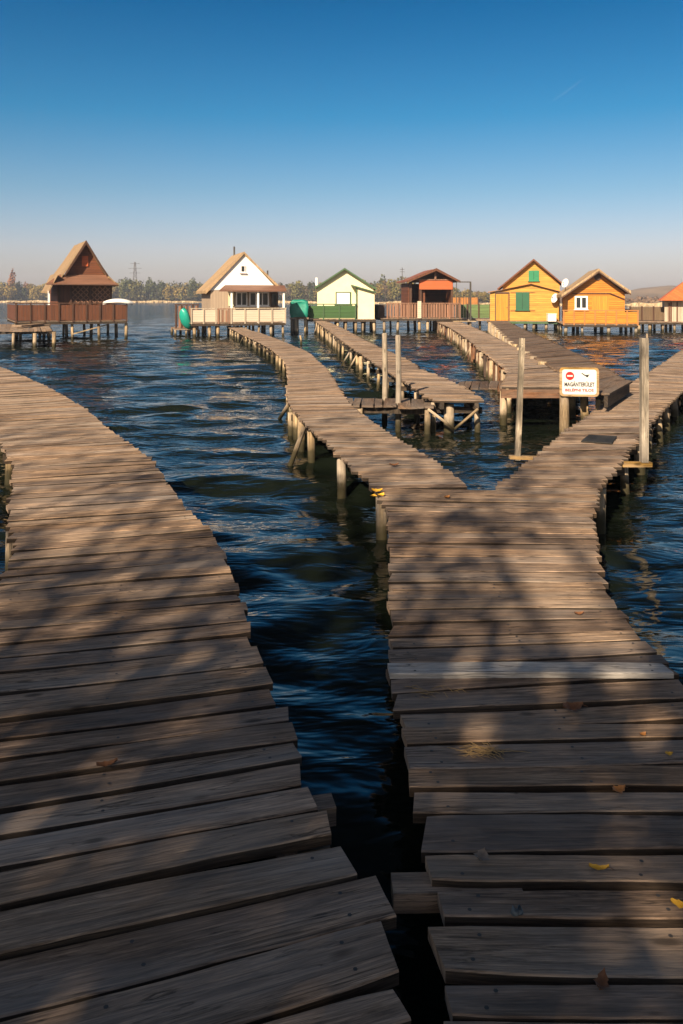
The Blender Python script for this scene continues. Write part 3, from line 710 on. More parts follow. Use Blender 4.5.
# ------------------------------------------------------------------ houses
class House:
    def __init__(s, name, px0, D, phi, label):
        s.D = D; s.px0 = px0; s.k = D/F; s.root = empty(name, ((px0-CX)*D/F, D, 0), R(phi), label, 'house')
        s.c = math.cos(R(phi)); s.tn = math.tan(R(phi))
    def x(s, px, y=0.0): return (px-s.px0)*s.k/s.c + y*s.tn
    def z(s, py): return H-(py-HY)*s.k
    def part(s, name, mb, mat, parent=None, label=None):
        o = mb.build(name, M[mat] if isinstance(mat, str) else mat, parent or s.root)
        if label: o['label'] = label
        return o
    def posts(s, xs, ys, ztop, r=.07, mat='log', seed=1):
        rr = random.Random(seed)
        for y in ys:
            for x in xs:
                xx = x+rr.uniform(-.12,.12); l = rr.uniform(-.06,.06); rq = r*rr.uniform(.8,1.2); m = MB()
                m.tube([(xx,y,ztop),(xx+l*.4,y,.3),(xx+l,y,-1.3)],[rq*.95,rq,rq*1.1],8,wob=.05); s.part('stilt', m, mat)
    def platform(s, x0, x1, y0, y1, z, mat='deck', th=.12, edge='under'):
        m = MB(); n = max(1,int((x1-x0)/.16)); w = (x1-x0)/n
        for i in range(n): m.box((x0+i*w,y0,z-.03),(x0+(i+1)*w-.012,y1,z), random.gauss(.5,.2))
        s.part('floor_deck', m, mat)
        m = MB(); m.box((x0+.01,y0+.015,z-th-.03),(x1-.01,y0+.09,z-.032)); m.box((x0+.01,y1-.09,z-th-.03),(x1-.01,y1-.01,z-.032))
        for x in np.arange(x0+.1,x1,1.0): m.box((x,y0+.1,z-th-.03),(x+.08,y1-.1,z-.034))
        s.part('floor_frame', m, edge)
    def railing(s, x0, x1, y, z0, h, mat, solid=True, n=5, cap='brown_dark', gaps=.0, sides=None):
        root = None; m = MB(); 
        if solid: m.box((x0,y,z0+.05),(x1,y+.03,z0+h-.06))
        else:
            k = int((x1-x0)/.16)
            for i in range(k):
                a = x0+(x1-x0)*i/k; m.box((a,y,z0+.04),(a+.11,y+.025,z0+h-.02+random.uniform(-.03,.03)), random.random())
        if sides:
            for sx, y1 in sides:
                if solid: m.box((sx,y+.035,z0+.05),(sx+.03,y1,z0+h-.06))
                else:
                    for yy in np.arange(y+.04,y1,.16): m.box((sx,yy,z0+.04),(sx+.025,yy+.11,z0+h-.02), random.random())
        r = s.part('railing', m, mat)
        for i in range(n):
            m = MB(); a = x0+(x1-x0-.07)*i/(n-1); m.box((a,y-.045,z0-.05),(a+.07,y-.002,z0+h)); s.part('rail_post', m, cap, r)
        m = MB(); m.box((x0-.03,y-.05,z0+h+.001),(x1+.03,y+.06,z0+h+.05))
        if sides:
            for sx, y1 in sides: m.box((sx-.03,y+.062,z0+h+.001),(sx+.06,y1,z0+h+.05))
        s.part('handrail', m, cap, r); return r
    def window(s, x0, x1, z0, z1, y, frame='dish', shutter=None, mull=1, fr=.06):
        m = MB()
        m.box((x0,y-.05,z0),(x0+fr,y+.02,z1)); m.box((x1-fr,y-.05,z0),(x1,y+.02,z1)); m.box((x0+fr,y-.05,z1-fr),(x1-fr,y+.02,z1)); m.box((x0+fr,y-.05,z0),(x1-fr,y+.02,z0+fr))
        for i in range(1, mull+1):
            a = x0+(x1-x0)*i/(mull+1); m.box((a-fr*.45,y-.048,z0+fr),(a+fr*.45,y+.018,z1-fr))
        w = s.part('window', m, frame)
        m = MB(); m.box((x0-.06,y-.11,z0-.05),(x1+.06,y+.015,z0-.003)); s.part('sill', m, frame, w)
        m = MB(); m.box((x0+fr*.9,y-.012,z0+fr*.9),(x1-fr*.9,y-.004,z1-fr*.9)); s.part('pane', m, 'glass', w)
        if shutter:
            for a, b in ((x0-.02,(x0+x1)/2-.01),((x0+x1)/2+.01,x1+.02)):
                m = MB(); m.box((a,y-.085,z0-.02),(b,y-.055,z1+.02))
                for q in np.arange(z0+.08,z1-.05,.09): m.box((a+.05,y-.092,q),(b-.05,y-.086,q+.05))
                s.part('shutter', m, shutter, w)
        return w
    def gable_wall(s, x0, x1, z0, zeave, zap, y0, y1, mat, xap=None, name='wall'):
        xap = (x0+x1)/2 if xap is None else xap
        m = MB(); m.ngon_prism([(x0,z0),(x1,z0),(x1,zeave),(xap,zap),(x0,zeave)], (y0,y1)); return s.part(name, m, mat)
    def roof_side(s, xe, ze, xa, za, y0, y1, th, mat, name='roof', label=None):
        """one slope from the ridge (xa,za) to the eave (xe,ze), with thickness"""
        m = MB(); n = 10
        d = Vector((xe-xa,0,ze-za)); L = d.length; d.normalize(); nn = Vector((-d.z,0,d.x)); 
        if nn.z < 0: nn = -nn
        a, b = Vector((xa,0,za)), Vector((xe,0,ze)); v = []; rows = [0,.25,.5,.75,1]
        for y in np.linspace(y0,y1,n):
            for t in rows:
                q = a+(b-a)*t; sag = -.03*math.sin(math.pi*t)+random.uniform(-.012,.012); v.append((q.x, y, q.z+th+sag)) 
        nb = len(v)
        for y in np.linspace(y0,y1,n):
            for t in rows: q = a+(b-a)*t; v.append((q.x, y, q.z))
        f = []; k = len(rows)
        for i in range(n-1):
            for j in range(k-1):
                q = i*k+j; f.append((q,q+1,q+k+1,q+k)); f.append((nb+q,nb+q+k,nb+q+k+1,nb+q+1))
            f.append((i*k,i*k+k,nb+i*k+k,nb+i*k)); q=i*k+k-1; f.append((q,nb+q,nb+q+k,q+k))
        for j in range(k-1): f.append((j,nb+j,nb+j+1,j+1)); q=(n-1)*k+j; f.append((q,q+1,nb+q+1,nb+q))
        m.add(v, f, smooth=False); return s.part(name, m, mat, label=label)
    def barge(s, x0, z0, xa, za, x1, z1, y, mat, w=.14):
        m = MB()
        m.add([(x0,y,z0),(xa,y,za),(xa,y,za-w*1.25),(x0,y,z0-w),(x0,y-.04,z0),(xa,y-.04,za),(xa,y-.04,za-w*1.25),(x0,y-.04,z0-w)],[(4,7,6,5),(0,1,2,3),(0,4,5,1),(3,2,6,7),(0,3,7,4)])
        m.add([(x1,y,z1),(xa,y,za),(xa,y,za-w*1.25),(x1,y,z1-w),(x1,y-.04,z1),(xa,y-.04,za),(xa,y-.04,za-w*1.25),(x1,y-.04,z1-w)],[(4,5,6,7),(0,3,2,1),(0,1,5,4),(3,7,6,2),(0,4,7,3)])
        s.part('barge_board', m, mat)
    def dish(s, x, y, z, r, rot, mast_z=None):
        m = MB(); vs = []; fs = []; n = 18; q = 4
        M_ = Matrix.Translation((x,y,z)) @ Matrix.Rotation(R(rot),4,'Z') @ Matrix.Rotation(R(72),4,'X')
        for off in (0,-.02):
            vs.append(M_ @ Vector((0,0,off)))
            for i in range(1,q+1):
                rr_ = r*i/q
                for k in range(n): a = 2*math.pi*k/n; vs.append(M_ @ Vector((math.cos(a)*rr_, math.sin(a)*rr_*1.08, off + (rr_/r)**2*r*.28)))
        B = 1+q*n
        for o_, fl in ((0,False),(B,True)):
            for k in range(n):
                t = (o_, o_+1+k, o_+1+(k+1)%n); fs.append(t[::-1] if fl else t)
                for i in range(q-1):
                    a,b = o_+1+i*n+k, o_+1+i*n+(k+1)%n; t = (a,a+n,b+n,b); fs.append(t[::-1] if fl else t)
        for k in range(n): a,b = 1+(q-1)*n+k, 1+(q-1)*n+(k+1)%n; fs.append((a,a+B,b+B,b))
        m.add(vs, fs, smooth=True); o = s.part('satellite_dish', m, 'dish')
        m = MB(); tip = M_ @ Vector((0,0,r*.9)); m.tube([M_ @ Vector((0,-r*.95,r*.25)), tip],[.015,.015],5); m.tube([tip, M_ @ Vector((0,0,r*.75))],[.035,.03],6); s.part('feed_arm', m, 'metal', o)
        m = MB(); m.tube([M_ @ Vector((0,0,-.03)), Vector((x+.0,y+.25,z-.05)), Vector((x,y+.25,mast_z if mast_z is not None else z-.3))],[.02,.02,.02],6); s.part('mast', m, 'metal', o)

# 1: brown A frame house on the left ---------------------------------
h = House('stilt_house', 88, 40.5, 26, 'brown A frame stilt house with steep tan roof and lattice front, farthest left')
h.c = 1.0
X, Z = h.x, h.z
zd = Z(320.5)
h.platform(X(28,-.9), X(132,-.9), -.9, 5.4, zd, 'deck')
h.railing(X(28,-.9), X(132,-.9), -.88, zd, Z(303.5)-zd, 'brown', True, 9, sides=[(X(28,-.9),5.2),(X(132,-.9)-.05,4.4)])
h.posts(np.linspace(X(32,-.7),X(128,-.7),5), [-.7, 1.6, 4.2], zd-.12, .075, seed=3)
h.gable_wall(X(60), X(112), zd, Z(284), Z(284)+.05, .4, 4.2, 'brown_h')
# lattice on the front, right two thirds
m = MB(); lx0, lx1, lz0, lz1 = X(73), X(111), Z(304), Z(286)
for k in range(-9, 14):
    a = lx0+k*.27; 
    for sg in (1,-1):
        x0_, x1_ = (a, a+(lz1-lz0)) if sg>0 else (a+(lz1-lz0), a)
        za, zb = lz0, lz1
        # clip
        pts = []
        for xx, zz in ((x0_,za),(x1_,zb)): pts.append([xx,zz])
        (xa,z0_),(xb,z1_) = pts
        def clip(xv): return z0_+(xv-xa)/(xb-xa)*(z1_-z0_)
        lo, hi = min(xa,xb), max(xa,xb)
        if hi < lx0 or lo > lx1: continue
        cl_, ch_ = max(lo,lx0), min(hi,lx1)
        if ch_-cl_ < .05: continue
        m.beam((cl_,.36+.012*sg,clip(cl_)),(ch_,.36+.012*sg,clip(ch_)), .045, .018, .9, up=(0,1,0))
h.part('lattice', m, 'rail_pink')
m = MB(); m.box((X(73),.375,Z(304)),(X(111),.397,Z(286))); h.part('lattice_backing', m, 'brown_dark')
m = MB(); m.box((X(60),.34,Z(304)),(X(73)-.02,.395,Z(286))); h.part('door', m, 'brown')
for px in (61.5, 72.5, 91, 111.5):
    m = MB(); m.box((X(px)-.05,.28,zd),(X(px)+.05,.345,Z(284))); h.part('porch_post', m, 'brown_dark')
# skirt roof at the front
m = MB(); m.add([(X(52,-.45),-.45,Z(284)),(X(119.5,-.45),-.45,Z(284)),(X(109),.45,Z(274.5)),(X(62),.45,Z(274.5)),(X(52,-.45),-.45,Z(285.2)),(X(119.5,-.45),-.45,Z(285.2)),(X(109),.45,Z(276)),(X(62),.45,Z(276))],
      [(0,1,2,3),(4,7,6,5),(0,4,5,1),(1,5,6,2),(3,7,4,0),(2,6,7,3)]); h.part('pent_roof', m, 'red_tile')
h.gable_wall(X(67), X(106), Z(275), Z(274.9), Z(242), .5, .6, 'brown_h', X(86.5))
zt = Z(240.5)
h.roof_side(X(63), Z(278), X(86.5), zt-.12, .1, 4.6, .12, 'tan_roof'); h.roof_side(X(108), Z(277), X(86.5), zt-.12, .1, 4.6, .12, 'tan_roof')
h.roof_side(X(50), Z(293), X(58.5), Z(276), -.42, 3.0, .10, 'tan_roof', 'lower_roof'); h.roof_side(X(117), Z(286), X(107.5), Z(277)-.05, -.3, 3.6, .10, 'tan_roof', 'lower_roof')
h.barge(X(66), Z(274), X(86.5), zt+.02, X(107), Z(274), .09, 'brown_dark', .16)
m = MB(); m.box((X(83.5),.44,Z(266)),(X(89.5),.495,Z(255.5))); w = h.part('attic_shutter', m, 'red_panel')
m = MB(); m.box((X(49.5),-.35,zd),(X(49.5)+.09,-.26,Z(291))); h.part('porch_post', m, 'dish')
m = MB(); m.beam((X(70),-.75,.25),(X(104),-.7,zd-.2),.05,.05); h.part('brace', m, 'log')

# small jetty in front of it
j = empty('small_jetty', (0,0,0), 0, 'small grey jetty on pale stubby posts in front of the brown house, left edge', 'jetty')
mb = MB(); cp = G((-25,331,-22,324,.7),(20,331,22,324,.7),(56,330.5,50,323.5,.7)); cv = deck(mb, cp, .18,.01,401,.06)
mb.build('deck', [M['deck'], M['metal'], M['edge']], j); supports(j, cv, .75, 47, first=.2, brace=.1, rad=.08)
mb = MB(); q = P(30,326,.7)
m = MB(); m.beam(P(15,326,.74), P(48,325,.74), .5, .06, .5); m.beam(P(17,326,.80), P(40,324,.80), .4, .05, .8)
tag(m.build('plank_stack', M['deck']), 'small pile of grey boards lying on the jetty by the brown house', 'boards')
root_q = P(8,329,.70)

# 2: white gabled house ----------------------------------------------
h = House('stilt_house', 243.7, 43, 17, 'white gabled stilt house with ochre roof, glazed porch and cream railing'); h.c = .96
X, Z = h.x, h.z; zd = Z(322)
h.platform(X(198,-1.3), X(287,-1.3), -1.3, 5.2, zd, 'deck')
h.posts(np.linspace(X(200,-1.1),X(285,-1.1),8), [-1.1, 1.2, 4.6], zd-.12, .075, seed=5)
x0, x1, xa = X(212), X(277.5), X(243.7)
h.gable_wall(x0, x1, zd, Z(290.5), Z(290.5)+.02, 0, 3.7, 'beige')
h.gable_wall(x0, x1, Z(290), Z(289.9), Z(253.5), -.03, .1, 'white', xa, name='gable')
zt = Z(252.2)
h.roof_side(X(207), Z(293.5), xa, zt-.14, -.12, 4.0, .15, 'thatch'); h.roof_side(X(281), Z(291), xa, zt-.14, -.12, 4.0, .15, 'thatch')
h.barge(X(207), Z(292.5), xa, zt+.03, X(281), Z(290.5), -.13, 'thatch', .10)
h.window(X(240.5), X(245), Z(272.5), Z(265.5), -.05, 'dish', None, 0, .04)
# glazed porch under a red pent roof
h.window(X(236), X(247), Z(306), Z(292), -.03, 'dish', None, 1); h.window(X(249), X(268), Z(306), Z(292), -.03, 'dish', None, 2); h.window(X(270),X(277), Z(306), Z(293), -.03,'brown_dark',None,0)
m = MB(); m.box((X(229),-.06,Z(306)),(X(234),-.005,Z(292))); h.part('door', m, 'cream')
m = MB(); m.add([(X(224,-1.35),-1.35,Z(290.5)),(X(287.5,-1.35),-1.35,Z(290.5)),(X(284),.0,Z(285)),(X(226),.0,Z(285)),(X(224,-1.35),-1.35,Z(291.8)),(X(287.5,-1.35),-1.35,Z(291.8)),(X(284),.0,Z(286.2)),(X(226),.0,Z(286.2))],
      [(0,1,2,3),(4,7,6,5),(0,4,5,1),(1,5,6,2),(3,7,4,0),(2,6,7,3)]); h.part('pent_roof', m, 'red_tile')
for px in (235, 260, 284.5):
    m = MB(); m.box((X(px,-1.2)-.05,-1.25,zd),(X(px,-1.2)+.05,-1.15,Z(290.8))); h.part('porch_post', m, 'dish')
h.railing(X(198,-1.3), X(221.5,-1.3), -1.28, zd, Z(308.5)-zd, 'cream_rail', True, 3, cap='grey_boards'); h.railing(X(234.5,-1.3), X(287,-1.3), -1.28, zd, Z(308.5)-zd, 'cream_rail', True, 5, cap='grey_boards', sides=[(X(287,-1.3)-.04,4.8)])
h.railing(X(222.5,-1.3), X(233.5,-1.3), -1.30, zd, Z(309)-zd, 'rail_pink', False, 2, cap='rail_pink')
m = MB(); m.tube([(X(244),3.2,zt-.8),(X(244),3.2,zt+.5)],[.055,.05],8); h.part('flue', m, 'metal')
m = MB(); m.tube([(X(280),3.5,Z(292)),(X(280),3.5,Z(268))],[.05,.045],8); h.part('chimney_pipe', m, 'metal')
# side deck with boat, left
m = MB(); m.box((X(180),.5,.35),(X(202),3.2,.42)); sd = h.part('side_deck', m, 'deck')
h.posts([X(181),X(190),X(200)], [.6,3.0], .36, .07, seed=8)
h.railing(X(180), X(202), .6, .42, Z(305)-.42, 'rail_pink', False, 5, cap='brown_dark')

def boat(loc, rot, tilt, length, beam, depth, mat, label):
    root = empty('small_boat', loc, 0, label, 'boat'); root.rotation_euler = (R(tilt[0]), R(tilt[1]), R(rot))
    m = MB(); ns, nk = 14, 9; vs = []
    for sft in (0, .025):
        for i in range(ns+1):
            u = i/ns*2-1; b = (1-abs(u)**2.6)**.6*beam/2*.999+.01; sh = .12*u*u
            for k in range(nk):
                a = math.pi*k/(nk-1); vs.append((u*(length/2-sft), -math.cos(a)*(b-sft), sh-(math.sin(a)**.7)*depth*(1-.3*abs(u)**3)+ (sft if 0<k<nk-1 else 0)))
    B_ = (ns+1)*nk; f = []
    for i in range(ns):
        for k in range(nk-1):
            q = i*nk+k; f.append((q,q+1,q+nk+1,q+nk)); f.append((B_+q,B_+q+nk,B_+q+nk+1,B_+q+1))
        f.append((i*nk,i*nk+nk,B_+i*nk+nk,B_+i*nk)); q = i*nk+nk-1; f.append((q,B_+q,B_+q+nk,q+nk))
    m.add(vs, f, smooth=True); m.build('hull', M[mat], root)
    for xx in (-length*.2, length*.2):
        m = MB(); m.box((xx-.08,-beam*.42,-.06),(xx+.08,beam*.42,-.03)); m.build('thwart', M['deck'], root)
    return root
D_ = 41.8
boat(((186-CX)*D_/F, D_, H-(319-HY)*D_/F), 62, (0, 62, 0), 1.25, .62, .25, 'turq_boat', 'turquoise boat tipped up against the side deck of the white house')

D_ = 40.6
boat(((118-CX)*D_/F, D_, H-(302.5-HY)*D_/F), 8, (180, 0, 0), 1.5, .8, .2, 'dish', 'white upturned boat stored behind the right end of the brown house railing')

# 3: pale yellow house ------------------------------------------------
h = House('stilt_house', 345, 47, 0, 'pale yellow stilt house with green roof edges and a small lean-to room'); h.c = 1.0
X, Z = h.x, h.z; zd = Z(318.5)
h.platform(X(308), X(375), -1.4, 4.2, zd, 'deck')
h.posts(np.linspace(X(318),X(373),7), [-1.2, 1.0, 3.8], zd-.12, .075, seed=9)
h.gable_wall(X(317.3), X(373.5), zd, Z(287.5), Z(269.5), 0, 4.0, 'cream', X(344.7))
zt = Z(268.2)
h.roof_side(X(315), Z(288.2), X(344.7), zt-.10, -.25, 4.3, .08, 'green_dark'); h.roof_side(X(376.5), Z(289.5), X(344.7), zt-.10, -.25, 4.3, .08, 'green_dark')
h.barge(X(315), Z(287.4), X(344.7), zt+.01, X(376.5), Z(288.7), -.26, 'green_dark', .09)
m = MB(); m.ngon_prism([(X(357),zd),(X(373.6),zd),(X(373.6),Z(291.5)),(X(357),Z(287.5))], (-1.2,-.002)); h.part('lean_to_room', m, 'cream')
m = MB(); a0, b0 = (X(351),Z(285)), (X(375),Z(292))
m.add([(a0[0],-1.4,a0[1]),(b0[0],-1.4,b0[1]),(b0[0],-.003,b0[1]),(a0[0],-.003,a0[1]),(a0[0],-1.4,a0[1]-.07),(b0[0],-1.4,b0[1]-.07),(b0[0],-.003,b0[1]-.07),(a0[0],-.003,a0[1]-.07)],[(0,1,2,3),(4,7,6,5),(0,4,5,1),(1,5,6,2),(2,6,7,3),(3,7,4,0)]); h.part('lean_to_roof', m, 'green_dark')
w = h.window(X(335.5), X(351), Z(304.5), Z(292), -.005, 'green_dark', None, 0, .05)
m = MB(); m.box((X(336.8),-.06,Z(304)),(X(349.8),-.035,Z(293))); tag(h.part('shutter', m, 'dish', w), 'closed white shutter')
m = MB(); m.box((X(355.6),-1.26,zd),(X(356.9),-1.205,Z(288))); h.part('corner_post', m, 'green_dark')
h.railing(X(308), X(355.5), -1.38, zd, Z(304.5)-zd, 'green_panel', True, 4, cap='green_dark')
m = MB(); m.box((X(314.5),1.5,Z(285)),(X(316.7),1.7,Z(277))); h.part('vent_pipe', m, 'dish')

# turquoise tarp covered crate stack beside it
def tarp_box():
    D = 45.5; k = D/F; X_ = lambda p: (p-299.5)*k; Z_ = lambda p: H-(p-HY)*k
    root = empty('covered_platform', ((299.5-CX)*k, D, 0), 0, 'bulky turquoise tarpaulin bundle on its own small post platform', 'tarp bundle')
    m = MB(); n = 7; v = []; x0, x1, z0, z1 = X_(291.5), X_(307.5), Z_(317), Z_(300)
    import itertools
    rr = random.Random(4)
    grid = {}
    def vert(i,j,k_):
        key = (i,j,k_)
        if key in grid: return grid[key]
        u, v_, w_ = i/n, j/n, k_/n
        bul = .06
        x = x0+(x1-x0)*u; y = -.5+1.1*v_; z = z0+(z1-z0)*w_
        x += (u-.5)*bul*math.sin(math.pi*w_)*2 + rr.uniform(-.035,.035); z += rr.uniform(-.03,.03) - (.08 if (w_ == 1 and (u in (0,1) or v_ in (0,1))) else 0); y += rr.uniform(-.04,.04)
        v.append((x,y,z)); grid[key] = len(v)-1; return grid[key]
    f = []
    for a in range(n):
        for b in range(n):
            f.append((vert(a,0,b),vert(a+1,0,b),vert(a+1,0,b+1),vert(a,0,b+1))); f.append((vert(a,n,b),vert(a,n,b+1),vert(a+1,n,b+1),vert(a+1,n,b)))
            f.append((vert(0,a,b),vert(0,a,b+1),vert(0,a+1,b+1),vert(0,a+1,b))); f.append((vert(n,a,b),vert(n,a+1,b),vert(n,a+1,b+1),vert(n,a,b+1)))
            f.append((vert(a,b,n),vert(a+1,b,n),vert(a+1,b+1,n),vert(a,b+1,n)))
    m.add(v, f, smooth=True); m.build('tarpaulin', M['turq'], root)
    m = MB(); m.box((X_(290.5),-.6,Z_(319)),(X_(309),.7,Z_(317.3))); m.build('floor_deck', M['deck'], root)
    for px in (292.5, 296.5, 306): 
        for y in (-.45,.5):
            m = MB(); m.tube([(X_(px),y,Z_(319)),(X_(px)+.03,y,-1.2)],[.09,.1],8,wob=.05); m.build('stilt', M['log'], root)
tarp_box()

# 4: dark house with orange gable ------------------------------------
h = House('stilt_house', 434, 48.5, 4, 'dark open fronted stilt house with orange-red gable panel and slatted railing'); h.c = 1.0
X, Z = h.x, h.z; zd = Z(317.5)
h.platform(X(377), X(457), -1.6, 4.0, zd, 'deck')
h.posts([X(381),X(396),X(416),X(423),X(440),X(454)], [-1.4, 2.6], zd-.12, .08, seed=12)
m = MB()
m.box((X(409),0,zd),(X(412),.12,Z(282))); m.box((X(419),-.0,zd),(X(421.5),.12,Z(282)))
m.box((X(409),3.2,zd),(X(453),3.3,Z(283))); m.box((X(451),0,zd),(X(453),3.15,Z(283))); m.box((X(408.5),.13,zd),(X(409.5),3.15,Z(283)))
m.box((X(421.6),.02,zd),(X(425),.1,Z(289)))
h.part('wall', m, 'brown_h')
for px in (410, 420, 451.5):
    m = MB(); m.box((X(px)-.06,-.2,zd),(X(px)+.06,-.06,Z(282))); h.part('porch_post', m, 'brown_dark')
m = MB(); m.box((X(418.5),-.26,Z(289.5)),(X(452),-.21,Z(280.5))); h.part('gable_panel', m, 'red_panel')
m = MB(); m.box((X(433.6),-.3,Z(280.4)),(X(435.4),-.22,Z(271))); m.box((X(412),-.3,Z(280.3)),(X(456),-.23,Z(279.3))); h.part('truss', m, 'rail_pink')
m = MB(); m.ngon_prism([(X(409),Z(282.6)),(X(454),Z(282.6)),(X(434.5),Z(270.5))], (.3,.36)); h.part('gable_wall', m, 'brown_dark')
m = MB(); m.box((X(426),.9,zd),(X(447),1.4,Z(301.5))); m.box((X(428),1.0,Z(301.4)),(X(432),1.3,Z(298))); h.part('bench', m, 'brown_dark')
zt = Z(268.8)
h.roof_side(X(405), Z(282.3), X(434.5), zt-.1, -.6, 3.8, .09, 'red_roof'); h.roof_side(X(458.5), Z(282.3), X(434.5), zt-.1, -.6, 3.8, .09, 'red_roof')
h.barge(X(405), Z(281), X(434.5), zt+.02, X(458.5), Z(281), -.61, 'brown', .13)
h.railing(X(383), X(455), -1.58, zd, Z(303.5)-zd, 'rail_pink', False, 8, cap='rail_pink')
m = MB(); m.box((X(377),-.6,zd),(X(383),3.8,Z(305))); h.part('store_cupboard', m, 'brown_dark')
m = MB(); m.tube([(X(408),2.5,Z(283)),(X(408),2.5,Z(266))],[.02,.02],5)
for q in (268,270.5): m.beam((X(405.5),2.5,Z(q)),(X(410.5),2.5,Z(q)),.02,.02)
h.part('aerial', m, 'metal')
m = MB(); m.box((X(412.8),-1.68,zd),(X(416.5),-1.62,Z(301))); tag(h.part('rail_board', m, 'cream_rail'), 'white board on the railing')
# metal gate frame beside it
D_ = 47; k_ = D_/F
g = empty('garden_gate', ((463-CX)*k_, D_, 0), 0, 'thin dark metal gate frame standing at the right end of the dark house deck', 'gate')
m = MB(); xa_, xb_, zt_ = (456.5-463)*k_, (470.5-463)*k_, H-(282-HY)*k_
m.beam((xa_,0,zt_),(xb_+.04,0,zt_),.06,.06); m.beam((xb_,0,.6),(xb_,0,zt_-.03),.09,.09); m.beam((xa_,0,.6),(xa_,0,zt_-.03),.04,.04); m.build('frame', M['metal'], g)
m = MB()
for q in np.linspace(xa_+.1,xb_-.1,5): m.beam((q,0,.8),(q,0,H-(292-HY)*k_),.025,.025)
m.beam((xa_+.05,0,H-(293-HY)*k_),(xb_-.05,0,H-(293-HY)*k_),.03,.03); m.build('gate_leaf', M['metal'], g)
m = MB(); m.tube([(-.15,0,-1.2),(-.15,0,.7)],[.07,.06],7); m.tube([(xb_,0,-1.2),(xb_,0,.7)],[.07,.06],7); m.beam((-.6,0,.68),(xb_+.3,0,.68),.4,.06); m.build('footing', M['log'], g)

# green fence section on a low deck between houses 4 and 5
def fence_deck(name, px0, px1, pyt, pyb, D, mat, label, cat, deckmat='under', py_post=None):
    k = D/F; c = (px0+px1)/2; X_ = lambda p: (p-c)*k; Z_ = lambda p: H-(p-HY)*k
    root = empty(name, ((c-CX)*k, D, 0), 0, label, cat)
    m = MB(); m.box((X_(px0),0,Z_(pyb)+.04),(X_(px1),.04,Z_(pyt))); m.build('panel', M[mat], root)
    n = max(2,int((px1-px0)/9)+1)
    for i in range(n):
        q = X_(px0)+(X_(px1)-X_(px0))*i/(n-1); m = MB(); m.box((q-.04,-.07,Z_(pyb)),(q+.04,-.003,Z_(pyt)+.05)); m.build('fence_post', M['brown_dark'], root)
        m = MB(); m.tube([(q+.1,.1,Z_(pyb)-.1),(q+.12,.1,-1.2)],[.08,.09],7,wob=.05); m.build('stilt', M['log'], root)
    m = MB(); m.box((X_(px0)-.1,-.5,Z_(pyb)-.14),(X_(px1)+.1,1.2,Z_(pyb)-.002)); m.build('floor_deck', M[deckmat], root)
    return root
fence_deck('green_fence', 456, 490, 304.5, 318.5, 52, 'green_fence', 'green board fence on a low deck left of the ochre house', 'fence', 'deck')
fence_deck('far_board_fence', 450, 478, 297.5, 304.8, 75, 'orange_trim', 'distant orange brown board fence seen through the metal gate frame', 'fence')
fence_deck('reed_fence', 630, 665, 307, 321, 49, 'reed', 'brown reed screen fence between the orange house and the right edge house', 'fence', 'deck')

# 5: ochre house with green shutters ---------------------------------
h = House('stilt_house', 530, 50, -13, 'ochre yellow timber house with deep green shutters and a low front porch'); h.c = .99
X, Z = h.x, h.z; zd = Z(321)
h.platform(X(488), X(559), -.5, 5.0, zd, 'deck')
h.posts(np.linspace(X(492),X(557),7), [-.3, 3.6], zd-.12, .08, seed=14)
h.gable_wall(X(503), X(559), zd, Z(284), Z(260), .8, 4.8, 'yellow_h', X(533.6))
zt = Z(258.5)
h.roof_side(X(498), Z(289.5), X(533.6), zt-.1, .5, 5.2, .08, 'red_roof'); h.roof_side(X(562), Z(284.5), X(533.6), zt-.1, .5, 5.2, .08, 'red_roof')
h.barge(X(498), Z(288.5), X(533.6), zt+.01, X(562), Z(283.5), .49, 'brown_h', .10)
h.gable_wall(X(491), X(557.5), zd, Z(292.5), Z(284.5), 0, .795, 'yellow_h', X(531), name='porch_wall')
h.roof_side(X(489), Z(292.6), X(531), Z(284), -.2, .797, .05, 'orange_trim', 'porch_roof'); h.roof_side(X(559), Z(291.8), X(531), Z(284), -.2, .797, .05, 'orange_trim', 'porch_roof')
h.window(X(516.5), X(529), Z(310), Z(292.5), -.005, 'green_dkshut', 'green_dkshut', 0)
h.window(X(529), X(538.5), Z(280.5), Z(270.5), .795, 'green_shutter', 'green_shutter', 0)
m = MB(); m.box((X(497),-.04,zd+.02),(X(509),-.004,Z(294.5))); d_ = h.part('door', m, 'orange_door')
m = MB(); m.box((X(496),-.06,zd+.02),(X(497)-.003,-.004,Z(293.5))); m.box((X(509)+.003,-.06,zd+.02),(X(510),-.004,Z(293.5))); m.box((X(496),-.06,Z(293.5)+.003),(X(510),-.004,Z(293.5)+.09)); h.part('door_frame', m, 'brown_dark', d_)
m = MB(); m.box((X(507.3),-.09,Z(308)),(X(508.2),-.042,Z(307.2))); h.part('handle', m, 'metal', d_)
m = MB(); m.box((X(511),-.05,Z(310.8)),(X(535),-.004,Z(310))); m.box((X(511),-.05,Z(292.6)),(X(535),-.004,Z(292))); h.part('trim_rail', m, 'orange_trim')
h.dish(X(554), -.35, Z(298.5), .28, -50)
m = MB(); m.box((X(491),-.505,zd-.16),(X(557),-.49,zd-.02)); tag(h.part('edge_board', m, 'green_dark'), 'dark green board along the deck edge')
c = MB(); x0_, x1_ = (547-CX)*49.3/F, (555-CX)*49.3/F; z0_, z1_ = H-(320.6-HY)*49.3/F, H-(313.5-HY)*49.3/F
root = empty('storage_box', ((x0_+x1_)/2, 49.2, 0), 0, 'white box standing on the deck edge of the ochre house', 'box')
hw = (x1_-x0_)/2
c.box((-hw,-.2,zd+.003),(hw,.2,z1_-.05)); c.build('body', M['dish'], root); c = MB(); c.box((-hw-.02,-.22,z1_-.049),(hw+.02,.22,z1_)); c.build('lid', M['dish'], root)

